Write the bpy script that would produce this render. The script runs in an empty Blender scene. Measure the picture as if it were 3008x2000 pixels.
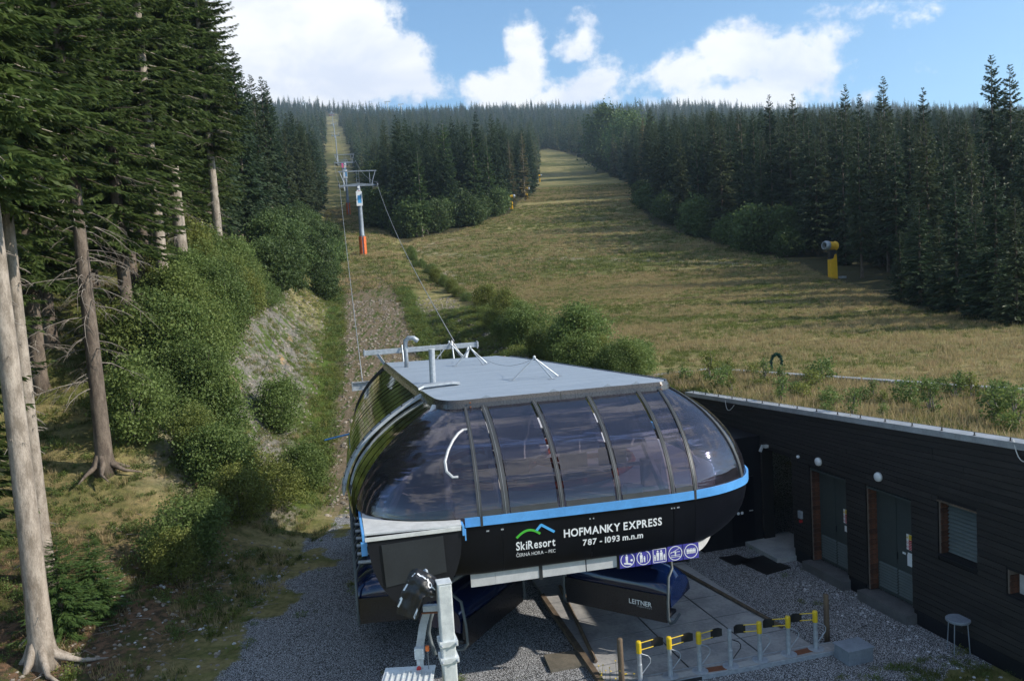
import bpy, bmesh, math, random
import numpy as np
from mathutils import Vector, Matrix
random.seed(7); rng = np.random.default_rng(7)
sc = bpy.context.scene
COL = sc.collection
rad = math.radians

# ------------------------------------------------------------------ camera
F_PX = 2322.0; PITCH = rad(4.5); ROLL = rad(3.5); CAM = np.array([0, 0, 10.0])
cf = np.array([0, math.cos(PITCH), -math.sin(PITCH)])
cu0 = np.array([0, math.sin(PITCH), math.cos(PITCH)]); cr0 = np.array([1.0, 0, 0])
cr = math.cos(ROLL)*cr0 - math.sin(ROLL)*cu0
cu = math.sin(ROLL)*cr0 + math.cos(ROLL)*cu0
cam_d = bpy.data.cameras.new('camera'); cam = bpy.data.objects.new('camera', cam_d); COL.objects.link(cam)
cam.matrix_world = Matrix(((cr[0], cu[0], -cf[0], CAM[0]), (cr[1], cu[1], -cf[1], CAM[1]), (cr[2], cu[2], -cf[2], CAM[2]), (0, 0, 0, 1)))
cam_d.sensor_width = 36; cam_d.lens = F_PX/3008*36; cam_d.clip_start = 0.1; cam_d.clip_end = 8000
sc.camera = cam
KP = 3008/2358.0
def ray(px, py):
    return cf + (px*KP-1504)/F_PX*cr - (py*KP-1000)/F_PX*cu
def az(px, py, z):
    d = ray(px, py); return CAM + d*(z-10)/d[2]
def ay(px, py, Y):
    d = ray(px, py); return CAM + d*Y/d[1]

# ------------------------------------------------------------------ light
SUN_AZ = rad(101); SUN_EL = rad(31)          # azimuth clockwise from +Y (view direction)
SKY_STR = 0.095; CLOUD = 8.0
sun_dir = Vector((math.sin(SUN_AZ)*math.cos(SUN_EL), math.cos(SUN_AZ)*math.cos(SUN_EL), math.sin(SUN_EL)))
sl = bpy.data.lights.new('sun', 'SUN'); sl.energy = 3.9; sl.angle = rad(0.6); sl.color = (1.0, 0.93, 0.82)
so = bpy.data.objects.new('sun', sl); COL.objects.link(so)
so.rotation_euler = sun_dir.to_track_quat('Z', 'Y').to_euler()
sc.view_settings.view_transform = 'Standard'; sc.view_settings.look = 'None'
sc.view_settings.exposure = 0.7; sc.view_settings.gamma = 1.0; sc.view_settings.use_curve_mapping = False
sc.render.film_transparent = False
sc.cycles.max_bounces = 6; sc.cycles.transparent_max_bounces = 8; sc.cycles.diffuse_bounces = 3
sc.cycles.use_denoising = True
sc.cycles.sample_clamp_indirect = 5

class NT:
    def __init__(s, tree): s.t = tree
    def n(s, typ, **kw):
        nd = s.t.nodes.new(typ)
        for k, v in kw.items():
            if k.startswith('i_'): nd.inputs[k[2:].replace('_', ' ')].default_value = v
            else: setattr(nd, k, v)
        return nd
    def l(s, a, b): s.t.links.new(a, b)
    def math(s, op, a, b=None, c=None, clamp=False):
        nd = s.t.nodes.new('ShaderNodeMath'); nd.operation = op; nd.use_clamp = clamp
        for i, v in enumerate((a, b, c)):
            if v is None: continue
            if isinstance(v, (int, float)): nd.inputs[i].default_value = v
            else: s.l(v, nd.inputs[i])
        return nd.outputs[0]
    def mix(s, f, a, b, typ='RGBA', blend='MIX'):
        nd = s.t.nodes.new('ShaderNodeMix'); nd.data_type = typ
        if typ == 'RGBA': nd.blend_type = blend
        ia = {'RGBA': (0, 6, 7, 2), 'FLOAT': (0, 2, 3, 0)}[typ]
        for i, v in zip(ia[:3], (f, a, b)):
            if isinstance(v, (int, float)): nd.inputs[i].default_value = v
            elif isinstance(v, tuple): nd.inputs[i].default_value = (*v[:3], 1.0)
            else: s.l(v, nd.inputs[i])
        return nd.outputs[ia[3]]
    def noise(s, vec, scale, detail=3, rough=0.55, dist=0.0):
        nd = s.t.nodes.new('ShaderNodeTexNoise'); nd.inputs['Scale'].default_value = scale
        nd.inputs['Detail'].default_value = detail; nd.inputs['Roughness'].default_value = rough
        nd.inputs['Distortion'].default_value = dist
        if vec is not None: s.l(vec, nd.inputs['Vector'])
        return nd.outputs[0]
    def ramp(s, v, a, b):
        nd = s.t.nodes.new('ShaderNodeMapRange'); nd.interpolation_type = 'SMOOTHSTEP'
        nd.inputs[1].default_value = a; nd.inputs[2].default_value = b
        s.l(v, nd.inputs[0]); return nd.outputs[0]
    def scale(s, vec, xyz, rot=(0, 0, 0)):
        nd = s.t.nodes.new('ShaderNodeMapping'); nd.inputs['Scale'].default_value = xyz; nd.inputs['Rotation'].default_value = rot
        s.l(vec, nd.inputs[0]); return nd.outputs[0]

# world: physical sky plus procedural clouds given by direction
w = bpy.data.worlds.new('World'); sc.world = w; w.use_nodes = True
T = NT(w.node_tree); w.node_tree.nodes.clear()
sky = T.n('ShaderNodeTexSky'); sky.sky_type = 'NISHITA'; sky.sun_disc = False
sky.sun_elevation = SUN_EL; sky.sun_rotation = SUN_AZ; sky.altitude = 800; sky.air_density = 1.0; sky.dust_density = 0.6; sky.ozone_density = 1.2
tc = T.n('ShaderNodeTexCoord'); sep = T.n('ShaderNodeSeparateXYZ'); T.l(tc.outputs['Generated'], sep.inputs[0])
U = T.math('ARCTAN2', sep.outputs[0], sep.outputs[1]); V = T.math('ARCSINE', sep.outputs[2])
blobs = [(640, 130, 290, 150), (560, 20, 130, 90), (800, 30, 90, 60), (860, 150, 150, 85), (960, 200, 95, 45), (560, 215, 200, 90),
         (1140, 200, 100, 45), (1205, 115, 48, 55), (1215, 180, 60, 60), (1345, 95, 18, 35), (1315, 120, 40, 30), (1370, 190, 75, 42), (1280, 225, 150, 30),
         (1690, 125, 100, 78), (1590, 165, 85, 55), (1820, 160, 100, 75), (1730, 215, 210, 50), (1930, 75, 38, 13), (1875, 110, 50, 30),
         (2010, 18, 42, 22), (2105, 38, 32, 16), (2060, 5, 60, 12), (2000, 225, 26, 22)]
K1 = KP/F_PX
fld = None
for (bx, by, bw, bh) in blobs:
    d = ray(bx, by); d = d/np.linalg.norm(d)
    u0 = math.atan2(d[0], d[1]); v0 = math.asin(d[2])
    a = T.math('DIVIDE', T.math('SUBTRACT', U, u0), bw*K1); b = T.math('DIVIDE', T.math('SUBTRACT', V, v0), bh*K1)
    r2 = T.math('ADD', T.math('MULTIPLY', a, a), T.math('MULTIPLY', b, b))
    f = T.math('MULTIPLY', T.math('SUBTRACT', 1.0, T.math('SQRT', r2)), min(bw, bh)/55.0)
    fld = f if fld is None else T.math('MAXIMUM', fld, f)
fld = T.math('MAXIMUM', fld, -0.9)
nz1 = T.noise(T.scale(tc.outputs['Generated'], (1, 1, 1.5)), 9, 7, 0.62, 0.3)
nz2 = T.noise(tc.outputs['Generated'], 40, 5, 0.65)
f2 = T.math('ADD', fld, T.math('MULTIPLY', T.math('SUBTRACT', nz1, 0.5), 2.6))
f2 = T.math('ADD', f2, T.math('MULTIPLY', T.math('SUBTRACT', nz2, 0.5), 1.3))
m_view = T.ramp(f2, -0.22, 0.42)
# the rest of the dome: broken cloud of the same kind, away from the part in view
nz3 = T.noise(T.scale(tc.outputs['Generated'], (1, 1, 2.0)), 3.1, 7, 0.6, 0.2)
m_rest = T.ramp(nz3, 0.50, 0.62)
inview = T.math('MULTIPLY', T.ramp(T.math('ABSOLUTE', U), 0.9, 0.6), T.ramp(V, 0.75, 0.42))
mask = T.math('MAXIMUM', m_view, T.math('MULTIPLY', m_rest, T.math('SUBTRACT', 1.0, inview)))
cshade = T.noise(T.scale(tc.outputs['Generated'], (1, 1, 1.8)), 7, 5, 0.55, 0.4)
ccol = T.mix(T.ramp(cshade, 0.32, 0.6), (CLOUD*0.74, CLOUD*0.79, CLOUD*0.90), (CLOUD, CLOUD, CLOUD))
skc = T.mix(1.0, sky.outputs[0], (1.0, 1.26, 1.36), blend='MULTIPLY')
wc = T.mix(mask, skc, ccol)
bg = T.n('ShaderNodeBackground'); bg.inputs[1].default_value = SKY_STR; T.l(wc, bg.inputs[0])
wo = T.n('ShaderNodeOutputWorld'); T.l(bg.outputs[0], wo.inputs[0])

# ------------------------------------------------------------------ materials
def newmat(name):
    m = bpy.data.materials.new(name); m.use_nodes = True; m.node_tree.nodes.clear(); return m, NT(m.node_tree)
def out(T, sh):
    o = T.n('ShaderNodeOutputMaterial'); T.l(sh, o.inputs[0])
def surf(name, col, rough=0.6, metal=0.0, var=0.25, scale=3.0, col2=None, bump=0.0, bscale=40.0, spec=0.5, stretch=(1, 1, 1), obj_rand=0.0, coat=0.0):
    m, T = newmat(name); tc = T.n('ShaderNodeTexCoord'); vec = T.scale(tc.outputs['Object'], stretch)
    n1 = T.noise(vec, scale, 5, 0.6); n2 = T.noise(vec, scale*9, 3, 0.6)
    c2 = col2 if col2 else tuple(c*(1-var) for c in col)
    f = T.ramp(T.math('ADD', T.math('MULTIPLY', n1, 0.7), T.math('MULTIPLY', n2, 0.3)), 0.36, 0.64)
    c = T.mix(f, col, c2)
    if obj_rand:
        oi = T.n('ShaderNodeObjectInfo'); k = T.math('ADD', 1-obj_rand, T.math('MULTIPLY', oi.outputs['Random'], 2*obj_rand))
        vm = T.n('ShaderNodeVectorMath', operation='SCALE'); T.l(c, vm.inputs[0]); T.l(k, vm.inputs[3]); c = vm.outputs[0]
    p = T.n('ShaderNodeBsdfPrincipled'); T.l(c, p.inputs['Base Color']); p.inputs['Metallic'].default_value = metal
    p.inputs['Specular IOR Level'].default_value = spec; p.inputs['Coat Weight'].default_value = coat; p.inputs['Coat Roughness'].default_value = 0.1
    T.l(T.math('ADD', rough, T.math('MULTIPLY', T.math('SUBTRACT', n2, 0.5), 0.25), clamp=True), p.inputs['Roughness'])
    if bump:
        b = T.n('ShaderNodeBump'); b.inputs['Strength'].default_value = bump; b.inputs['Distance'].default_value = 0.02
        T.l(T.noise(vec, bscale, 4, 0.6), b.inputs['Height']); T.l(b.outputs[0], p.inputs['Normal'])
    out(T, p.outputs[0]); return m
def foliage(name, c1, c2, trans=0.35, c3=None, island=0.6):
    m, T = newmat(name); g = T.n('ShaderNodeNewGeometry'); oi = T.n('ShaderNodeObjectInfo')
    tcn = T.n('ShaderNodeTexCoord'); n = T.noise(tcn.outputs['Object'], 0.9, 2)
    c = T.mix(T.math('ADD', T.math('MULTIPLY', g.outputs['Random Per Island'], island), T.math('MULTIPLY', n, 1-island)), c1, c2)
    if c3: c = T.mix(T.ramp(oi.outputs['Random'], 0.35, 0.95), c, T.mix(g.outputs['Random Per Island'], c3, tuple(x*0.5 for x in c3)))
    k = T.math('ADD', 0.62, T.math('MULTIPLY', oi.outputs['Random'], 0.76))
    vm = T.n('ShaderNodeVectorMath', operation='SCALE'); T.l(c, vm.inputs[0]); T.l(k, vm.inputs[3]); c = vm.outputs[0]
    p = T.n('ShaderNodeBsdfPrincipled'); T.l(c, p.inputs['Base Color']); p.inputs['Roughness'].default_value = 0.55
    p.inputs['Specular IOR Level'].default_value = 0.25
    tr = T.n('ShaderNodeBsdfTranslucent'); T.l(c, tr.inputs[0])
    mx = T.n('ShaderNodeMixShader'); mx.inputs[0].default_value = trans; T.l(p.outputs[0], mx.inputs[1]); T.l(tr.outputs[0], mx.inputs[2])
    out(T, mx.outputs[0]); return m
M = {}
M['needles'] = foliage('needles', (0.022, 0.045, 0.024), (0.065, 0.105, 0.045), 0.3, (0.070, 0.090, 0.040))
M['needles_left'] = foliage('needles_left', (0.032, 0.060, 0.020), (0.130, 0.175, 0.045), 0.45, (0.10, 0.145, 0.04))
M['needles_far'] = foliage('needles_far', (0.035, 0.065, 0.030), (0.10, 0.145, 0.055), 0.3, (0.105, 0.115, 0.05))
M['needles_young'] = foliage('needles_young', (0.03, 0.06, 0.018), (0.07, 0.115, 0.03), 0.3)
M['leaves'] = foliage('leaves', (0.085, 0.14, 0.035), (0.24, 0.32, 0.10), 0.45, (0.18, 0.20, 0.05))
M['leaves_dark'] = foliage('leaves_dark', (0.045, 0.08, 0.026), (0.12, 0.17, 0.055), 0.4)
M['grass_green'] = foliage('grass_green', (0.085, 0.115, 0.025), (0.20, 0.22, 0.06), 0.45)
M['grass_dry'] = foliage('grass_dry', (0.30, 0.25, 0.11), (0.50, 0.42, 0.21), 0.45, (0.38, 0.28, 0.16))
M['bark'] = surf('bark', (0.17, 0.135, 0.105), 0.9, col2=(0.07, 0.052, 0.04), scale=5, bump=0.9, bscale=14, stretch=(1, 1, 0.35))
M['bark_pale'] = surf('bark_pale', (0.36, 0.31, 0.26), 0.9, col2=(0.17, 0.14, 0.11), scale=5, bump=1.0, bscale=16, stretch=(1, 1, 0.35))
M['twig'] = surf('twig', (0.25, 0.22, 0.19), 0.9, col2=(0.12, 0.1, 0.08))
M['galv'] = surf('galvanized_steel', (0.42, 0.46, 0.50), 0.5, 0.35, col2=(0.30, 0.33, 0.37), scale=9, bump=0.05)
M['tower'] = surf('tower_steel', (0.25, 0.29, 0.34), 0.55, 0.2, col2=(0.18, 0.21, 0.25), scale=2)
M['galv_light'] = surf('galvanized_steel_light', (0.60, 0.63, 0.63), 0.5, 0.15, col2=(0.44, 0.47, 0.48), scale=14, bump=0.05)
M['roofsheet'] = surf('roof_sheet', (0.31, 0.36, 0.42), 0.55, 0.1, col2=(0.25, 0.30, 0.36), scale=1.3, stretch=(0.4, 2.5, 1))
M['fascia'] = surf('dark_fascia', (0.085, 0.08, 0.075), 0.28, 0.4, col2=(0.06, 0.057, 0.055), scale=2, coat=0.3)
M['mullion'] = surf('mullion', (0.045, 0.048, 0.05), 0.5, 0.1, scale=3)
M['gasket'] = surf('gasket', (0.20, 0.21, 0.22), 0.45, 0.3)
M['black'] = surf('black_cladding', (0.005, 0.006, 0.010), 0.36, 0.0, var=0.3, scale=1.5, spec=0.22)
M['black_plate'] = surf('black_plate', (0.010, 0.011, 0.015), 0.5, scale=2, spec=0.25)
M['panel_grey'] = surf('panel_grey', (0.022, 0.026, 0.032), 0.45, scale=2)
M['blue'] = surf('sky_blue_paint', (0.10, 0.34, 0.72), 0.38, scale=2, var=0.18)
M['ledge'] = surf('silver_ledge', (0.62, 0.63, 0.62), 0.5, 0.1, scale=4, var=0.2)
M['skirt'] = surf('pale_skirt', (0.52, 0.53, 0.54), 0.5, scale=3, var=0.18)
M['dark'] = surf('dark_steel', (0.02, 0.022, 0.026), 0.5, scale=4)
M['rubber'] = surf('black_rubber', (0.012, 0.012, 0.013), 0.45)
M['white'] = surf('white_print', (0.78, 0.80, 0.82), 0.5, var=0.08)
M['green_print'] = surf('green_print', (0.06, 0.42, 0.04), 0.5, var=0.08)
M['blue_print'] = surf('blue_print', (0.08, 0.40, 0.80), 0.5, var=0.08)
M['sign_blue'] = surf('sign_blue', (0.055, 0.05, 0.32), 0.5, var=0.1)
M['yellow'] = surf('yellow_paint', (0.72, 0.50, 0.02), 0.4, var=0.15)
M['gun_yellow'] = surf('gun_yellow', (0.90, 0.50, 0.01), 0.45, var=0.15)
M['orange'] = surf('orange_pad', (0.75, 0.17, 0.03), 0.6, col2=(0.5, 0.1, 0.03), scale=4)
M['red'] = surf('red_paint', (0.5, 0.03, 0.03), 0.5)
M['pink'] = surf('pink_panel', (0.7, 0.08, 0.25), 0.5)
M['concrete'] = surf('concrete', (0.38, 0.37, 0.36), 0.8, col2=(0.23, 0.23, 0.235), scale=1.2, bump=0.4, bscale=30)
M['concrete_dark'] = surf('concrete_slab', (0.16, 0.14, 0.11), 0.85, col2=(0.10, 0.09, 0.07), scale=3, bump=0.5)
M['concrete_pale'] = surf('concrete_pale', (0.42, 0.42, 0.41), 0.8, col2=(0.30, 0.31, 0.31), scale=2, bump=0.3)
M['timber'] = surf('old_timber', (0.14, 0.10, 0.065), 0.85, col2=(0.07, 0.05, 0.035), scale=4, bump=0.6, stretch=(1, 1, 0.3), bscale=30)
M['plank'] = surf('tarred_plank', (0.022, 0.019, 0.018), 0.75, col2=(0.010, 0.009, 0.009), scale=2.5, stretch=(0.25, 1, 3), bump=0.4, bscale=30, obj_rand=0.3)
M['void'] = surf('dark_backing', (0.008, 0.008, 0.009), 0.9)
M['brick'] = surf('orange_brick', (0.13, 0.045, 0.022), 0.85, col2=(0.055, 0.025, 0.016), scale=6, obj_rand=0.35, bump=0.5)
M['mortar'] = surf('mortar', (0.16, 0.13, 0.11), 0.9)
M['slat'] = surf('slat_grey', (0.11, 0.135, 0.135), 0.5, var=0.15)
M['door_grey'] = surf('grey_green_door', (0.045, 0.058, 0.058), 0.5, var=0.12)
M['checker'] = surf('step_plate', (0.16, 0.165, 0.17), 0.5, 0.3, bump=0.4, bscale=60)
M['lampglass'] = surf('lamp_glass', (0.72, 0.74, 0.75), 0.3, var=0.1)
M['parapet'] = surf('zinc_parapet', (0.40, 0.42, 0.44), 0.5, 0.25, scale=1.5, var=0.3)
M['soil'] = surf('soil', (0.16, 0.12, 0.07), 0.9, col2=(0.08, 0.075, 0.03), scale=2, bump=0.7)
M['tarp'] = surf('black_tarpaulin', (0.018, 0.018, 0.020), 0.5, bump=0.5, bscale=14)
M['hose'] = surf('grey_hose', (0.10, 0.12, 0.13), 0.55)
M['rust'] = surf('rusty_steel', (0.20, 0.07, 0.03), 0.8)
M['cable'] = surf('steel_rope', (0.33, 0.34, 0.35), 0.5, 0.4)
M['cream'] = surf('white_cable', (0.65, 0.64, 0.60), 0.5)
M['moss'] = foliage('moss_grass', (0.045, 0.075, 0.015), (0.12, 0.14, 0.035), 0.35)
M['garland'] = foliage('garland', (0.01, 0.05, 0.03), (0.02, 0.09, 0.06), 0.1)
M['blind'] = surf('grey_blind', (0.55, 0.55, 0.55), 0.8, var=0.3, scale=2)
M['inner'] = surf('inner_steel', (0.60, 0.59, 0.62), 0.6, var=0.2)
M['inner_red'] = surf('inner_red', (0.35, 0.07, 0.04), 0.6)
M['seat'] = surf('seat_dark', (0.02, 0.02, 0.025), 0.6)
M['hood'] = surf('blue_hood', (0.003, 0.012, 0.06), 0.14, 0.25, var=0.2, coat=0.6)
M['chairback'] = surf('chair_back', (0.008, 0.009, 0.014), 0.3, coat=0.2)
M['stone'] = surf('white_stone', (0.54, 0.55, 0.57), 0.85, col2=(0.30, 0.31, 0.33), obj_rand=0.35, bump=0.4)
M['stone_brown'] = surf('scree_stone', (0.30, 0.26, 0.21), 0.9, col2=(0.15, 0.13, 0.11), obj_rand=0.4, bump=0.4)
M['white_wall'] = surf('station_wall', (0.45, 0.45, 0.46), 0.6)
def mirror_panels():
    m, T = newmat('mirror_panel'); tc = T.n('ShaderNodeTexCoord')
    p = T.n('ShaderNodeBsdfPrincipled'); p.inputs['Metallic'].default_value = 1.0
    T.l(T.mix(T.noise(tc.outputs['Object'], 1.2, 3), (0.50, 0.47, 0.36), (0.36, 0.34, 0.28)), p.inputs['Base Color'])
    p.inputs['Roughness'].default_value = 0.06
    b = T.n('ShaderNodeBump'); b.inputs['Strength'].default_value = 0.12; b.inputs['Distance'].default_value = 0.05
    T.l(T.noise(tc.outputs['Object'], 1.4, 2), b.inputs['Height']); T.l(b.outputs[0], p.inputs['Normal'])
    out(T, p.outputs[0]); return m
M['mirror'] = mirror_panels()
def tinted_glass():
    m, T = newmat('tinted_glass'); tc = T.n('ShaderNodeTexCoord')
    tr = T.n('ShaderNodeBsdfTransparent'); tr.inputs[0].default_value = (0.60, 0.57, 0.62, 1)
    gl = T.n('ShaderNodeBsdfGlossy'); gl.inputs[0].default_value = (0.88, 0.89, 0.95, 1); gl.inputs['Roughness'].default_value = 0.03
    b = T.n('ShaderNodeBump'); b.inputs['Strength'].default_value = 0.25; b.inputs['Distance'].default_value = 0.06
    T.l(T.noise(T.scale(tc.outputs['Object'], (0.25, 0.4, 2.6)), 1.7, 3), b.inputs['Height']); T.l(b.outputs[0], gl.inputs['Normal'])
    df = T.n('ShaderNodeBsdfDiffuse')
    T.l(T.mix(T.noise(T.scale(tc.outputs['Object'], (0.5, 0.5, 3)), 2.2, 4), (0.01, 0.012, 0.03), (0.24, 0.23, 0.26)), df.inputs[0])  # streaked diffuse colour paints smeared cloud reflections into the panes
    fr = T.n('ShaderNodeFresnel'); fr.inputs[0].default_value = 1.5
    m1 = T.n('ShaderNodeMixShader'); m1.inputs[0].default_value = 0.11; T.l(tr.outputs[0], m1.inputs[1]); T.l(df.outputs[0], m1.inputs[2])
    m2 = T.n('ShaderNodeMixShader'); T.l(T.math('ADD', T.math('MULTIPLY', fr.outputs[0], 0.9), 0.02, clamp=True), m2.inputs[0])
    T.l(m1.outputs[0], m2.inputs[1]); T.l(gl.outputs[0], m2.inputs[2]); out(T, m2.outputs[0]); return m
M['glass'] = tinted_glass()

# ------------------------------------------------------------------ object helpers
def tag(o, label=None, cat=None, group=None, kind=None):
    if label: o['label'] = label
    if cat: o['category'] = cat
    if group: o['group'] = group
    if kind: o['kind'] = kind
    return o
def link(name, data, parent=None, loc=None, rotz=None):
    o = bpy.data.objects.new(name, data); COL.objects.link(o)
    if parent: o.parent = parent
    if loc is not None: o.location = loc
    if rotz is not None: o.rotation_euler = (0, 0, rotz)
    return o
def empty(name, loc, rotz=0, label=None, cat=None, group=None):
    o = link(name, None, None, loc, rotz); o.empty_display_size = 0.3
    return tag(o, label, cat, group)
def copy_tree(o, parent=None):
    c = o.copy(); COL.objects.link(c)
    if parent: c.parent = parent
    for ch in list(o.children): copy_tree(ch, c)
    return c
def mesh_np(name, V, Fc, mats, midx=None, smooth=False):
    me = bpy.data.meshes.new(name); V = np.asarray(V, np.float32); Fc = np.asarray(Fc, np.int32)
    n = Fc.shape[1]; me.vertices.add(len(V)); me.vertices.foreach_set('co', V.ravel())
    me.loops.add(Fc.size); me.loops.foreach_set('vertex_index', Fc.ravel())
    me.polygons.add(len(Fc)); me.polygons.foreach_set('loop_start', np.arange(0, Fc.size, n, dtype=np.int32))
    me.polygons.foreach_set('loop_total', np.full(len(Fc), n, np.int32))
    if midx is not None: me.polygons.foreach_set('material_index', np.asarray(midx, np.int32))
    if smooth: me.polygons.foreach_set('use_smooth', np.ones(len(Fc), bool))
    for m in (mats if isinstance(mats, (list, tuple)) else [mats]): me.materials.append(m)
    me.update(calc_edges=True); return me
class MB:
    def __init__(s): s.v = []; s.f = []
    def add(s, vs, fs):
        b = len(s.v); s.v += [tuple(map(float, v)) for v in vs]; s.f += [tuple(b+i for i in f) for f in fs]; return s
    def box(s, c, d, rz=0.0, rx=0.0, ry=0.0):
        h = [x/2 for x in d]; R = Matrix.Rotation(rz, 3, 'Z') @ Matrix.Rotation(ry, 3, 'Y') @ Matrix.Rotation(rx, 3, 'X')
        vs = [Vector(c)+R @ Vector((i*h[0], j*h[1], k*h[2])) for k in (-1, 1) for j in (-1, 1) for i in (-1, 1)]
        return s.add(vs, [(0, 2, 3, 1), (4, 5, 7, 6), (0, 1, 5, 4), (2, 6, 7, 3), (0, 4, 6, 2), (1, 3, 7, 5)])
    def bx(s, x0, x1, y0, y1, z0, z1): return s.box(((x0+x1)/2, (y0+y1)/2, (z0+z1)/2), (abs(x1-x0), abs(y1-y0), abs(z1-z0)))
    def tube(s, pts, r, n=8, cap=True):
        pts = [Vector(p) for p in pts]; rs = r if isinstance(r, (list, tuple)) else [r]*len(pts); rings = []; up = None
        for i, p in enumerate(pts):
            t = (pts[min(i+1, len(pts)-1)]-pts[max(i-1, 0)]).normalized()
            if up is None:
                up = Vector((0, 0, 1)) if abs(t.z) < 0.9 else Vector((1, 0, 0))
            a = t.cross(up).normalized(); b = a.cross(t).normalized(); up = b
            rings.append([p+(a*math.cos(2*math.pi*k/n)+b*math.sin(2*math.pi*k/n))*rs[i] for k in range(n)])
        vs = [v for rg in rings for v in rg]; fs = []
        for i in range(len(pts)-1):
            for k in range(n):
                k2 = (k+1) % n; fs.append((i*n+k, i*n+k2, (i+1)*n+k2, (i+1)*n+k))
        if cap: fs.append(tuple(range(n))[::-1]); fs.append(tuple((len(pts)-1)*n+k for k in range(n)))
        return s.add(vs, fs)
    def lathe(s, prof, c=(0, 0, 0), n=16, axis=None):
        R = axis.to_track_quat('Z', 'Y').to_matrix() if axis else Matrix.Identity(3)
        vs = []; fs = []
        for r, z in prof:
            for k in range(n):
                vs.append(Vector(c)+R @ Vector((r*math.cos(2*math.pi*k/n), r*math.sin(2*math.pi*k/n), z)))
        for i in range(len(prof)-1):
            for k in range(n):
                k2 = (k+1) % n; fs.append((i*n+k, i*n+k2, (i+1)*n+k2, (i+1)*n+k))
        fs.append(tuple(range(n))[::-1]); fs.append(tuple((len(prof)-1)*n+k for k in range(n)))
        return s.add(vs, fs)
    def grid(s, P, closed=False):
        ny = len(P); nx = len(P[0]); vs = [p for r in P for p in r]; fs = []
        for j in range(ny-1):
            for i in range(nx-1): fs.append((j*nx+i, j*nx+i+1, (j+1)*nx+i+1, (j+1)*nx+i))
        return s.add(vs, fs)
    def prism(s, poly, z0, z1):
        n = len(poly); vs = [(p[0], p[1], z0) for p in poly]+[(p[0], p[1], z1) for p in poly]
        return s.add(vs, [tuple(range(n))[::-1], tuple(range(n, 2*n))]+[(i, (i+1) % n, n+(i+1) % n, n+i) for i in range(n)])
    def mesh(s, name, mat, smooth=False):
        me = bpy.data.meshes.new(name); me.from_pydata(s.v, [], s.f); me.materials.append(mat)
        if smooth: me.polygons.foreach_set('use_smooth', [True]*len(me.polygons))
        me.update(); return me
    def build(s, name, mat, parent=None, smooth=False, bevel=0, thick=0, label=None, kind=None):
        o = link(name, s.mesh(name, mat, smooth), parent)
        if thick:
            md = o.modifiers.new('thickness', 'SOLIDIFY'); md.thickness = abs(thick); md.offset = 0
            if smooth: md = o.modifiers.new('crease', 'EDGE_SPLIT'); md.split_angle = rad(42)
        if bevel:
            md = o.modifiers.new('edge', 'BEVEL'); md.width = bevel; md.segments = 2; md.limit_method = 'ANGLE'; md.angle_limit = rad(40)
        if label: o['label'] = label
        if kind: o['kind'] = kind
        return o
def sstep(a, b, x):
    t = np.clip((x-a)/(b-a), 0, 1); return t*t*(3-2*t)

# ------------------------------------------------------------------ terrain
PY = np.array([-60, 36, 50, 75, 100, 129, 180, 225, 295, 390, 450, 700, 1000, 1340, 1500, 1750, 2600.])
PZ = np.array([0, 0, 2.0, 5.9, 10.2, 15.2, 23.5, 30.6, 39.8, 57, 69, 134, 208, 291, 336, 345, 250.])
MY = np.array([-60, 20, 30, 60, 88, 129, 180, 225, 2600.]); MZ = np.array([4.2, 4.4, 4.5, 5.7, 8.0, 13.5, 22.3, 30.0, 0])
BY = np.array([-60, 8, 15, 22, 28, 33, 46, 60, 80, 110, 160, 300]); BZ = np.array([0.1, 0.1, 0.25, 0.8, 1.8, 3.4, 8.4, 8.8, 7.5, 5.5, 4.0, 1.0])
def xc(y):
    y = np.asarray(y, float)
    return np.interp(y, [-50, 20, 35, 75, 129, 225, 1340, 3000], [-4, -4, -5.6, -12.7, -23.3, -43.6, -275.8, -620])
LAT = np.random.default_rng(4).uniform(-1, 1, (256, 256))
def vnoise(x, y):
    x = np.asarray(x, float); y = np.asarray(y, float); xi = np.floor(x).astype(int); yi = np.floor(y).astype(int); fx = x-xi; fy = y-yi; fx = fx*fx*(3-2*fx); fy = fy*fy*(3-2*fy)
    L = lambda a, b: LAT[a % 256, b % 256]
    return (L(xi, yi)*(1-fx)+L(xi+1, yi)*fx)*(1-fy)+(L(xi, yi+1)*(1-fx)+L(xi+1, yi+1)*fx)*fy
def hash2(x, y, s):
    return np.sin(x*s*1.3+y*s*0.7+1.7)*np.cos(y*s*1.1-x*s*0.45+0.3)
BLc = np.array([9.83, 38.95]); BLd = np.array([7.97, -11.56]); BLd = BLd/np.linalg.norm(BLd); BLn = np.array([-BLd[1], BLd[0]])
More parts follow.
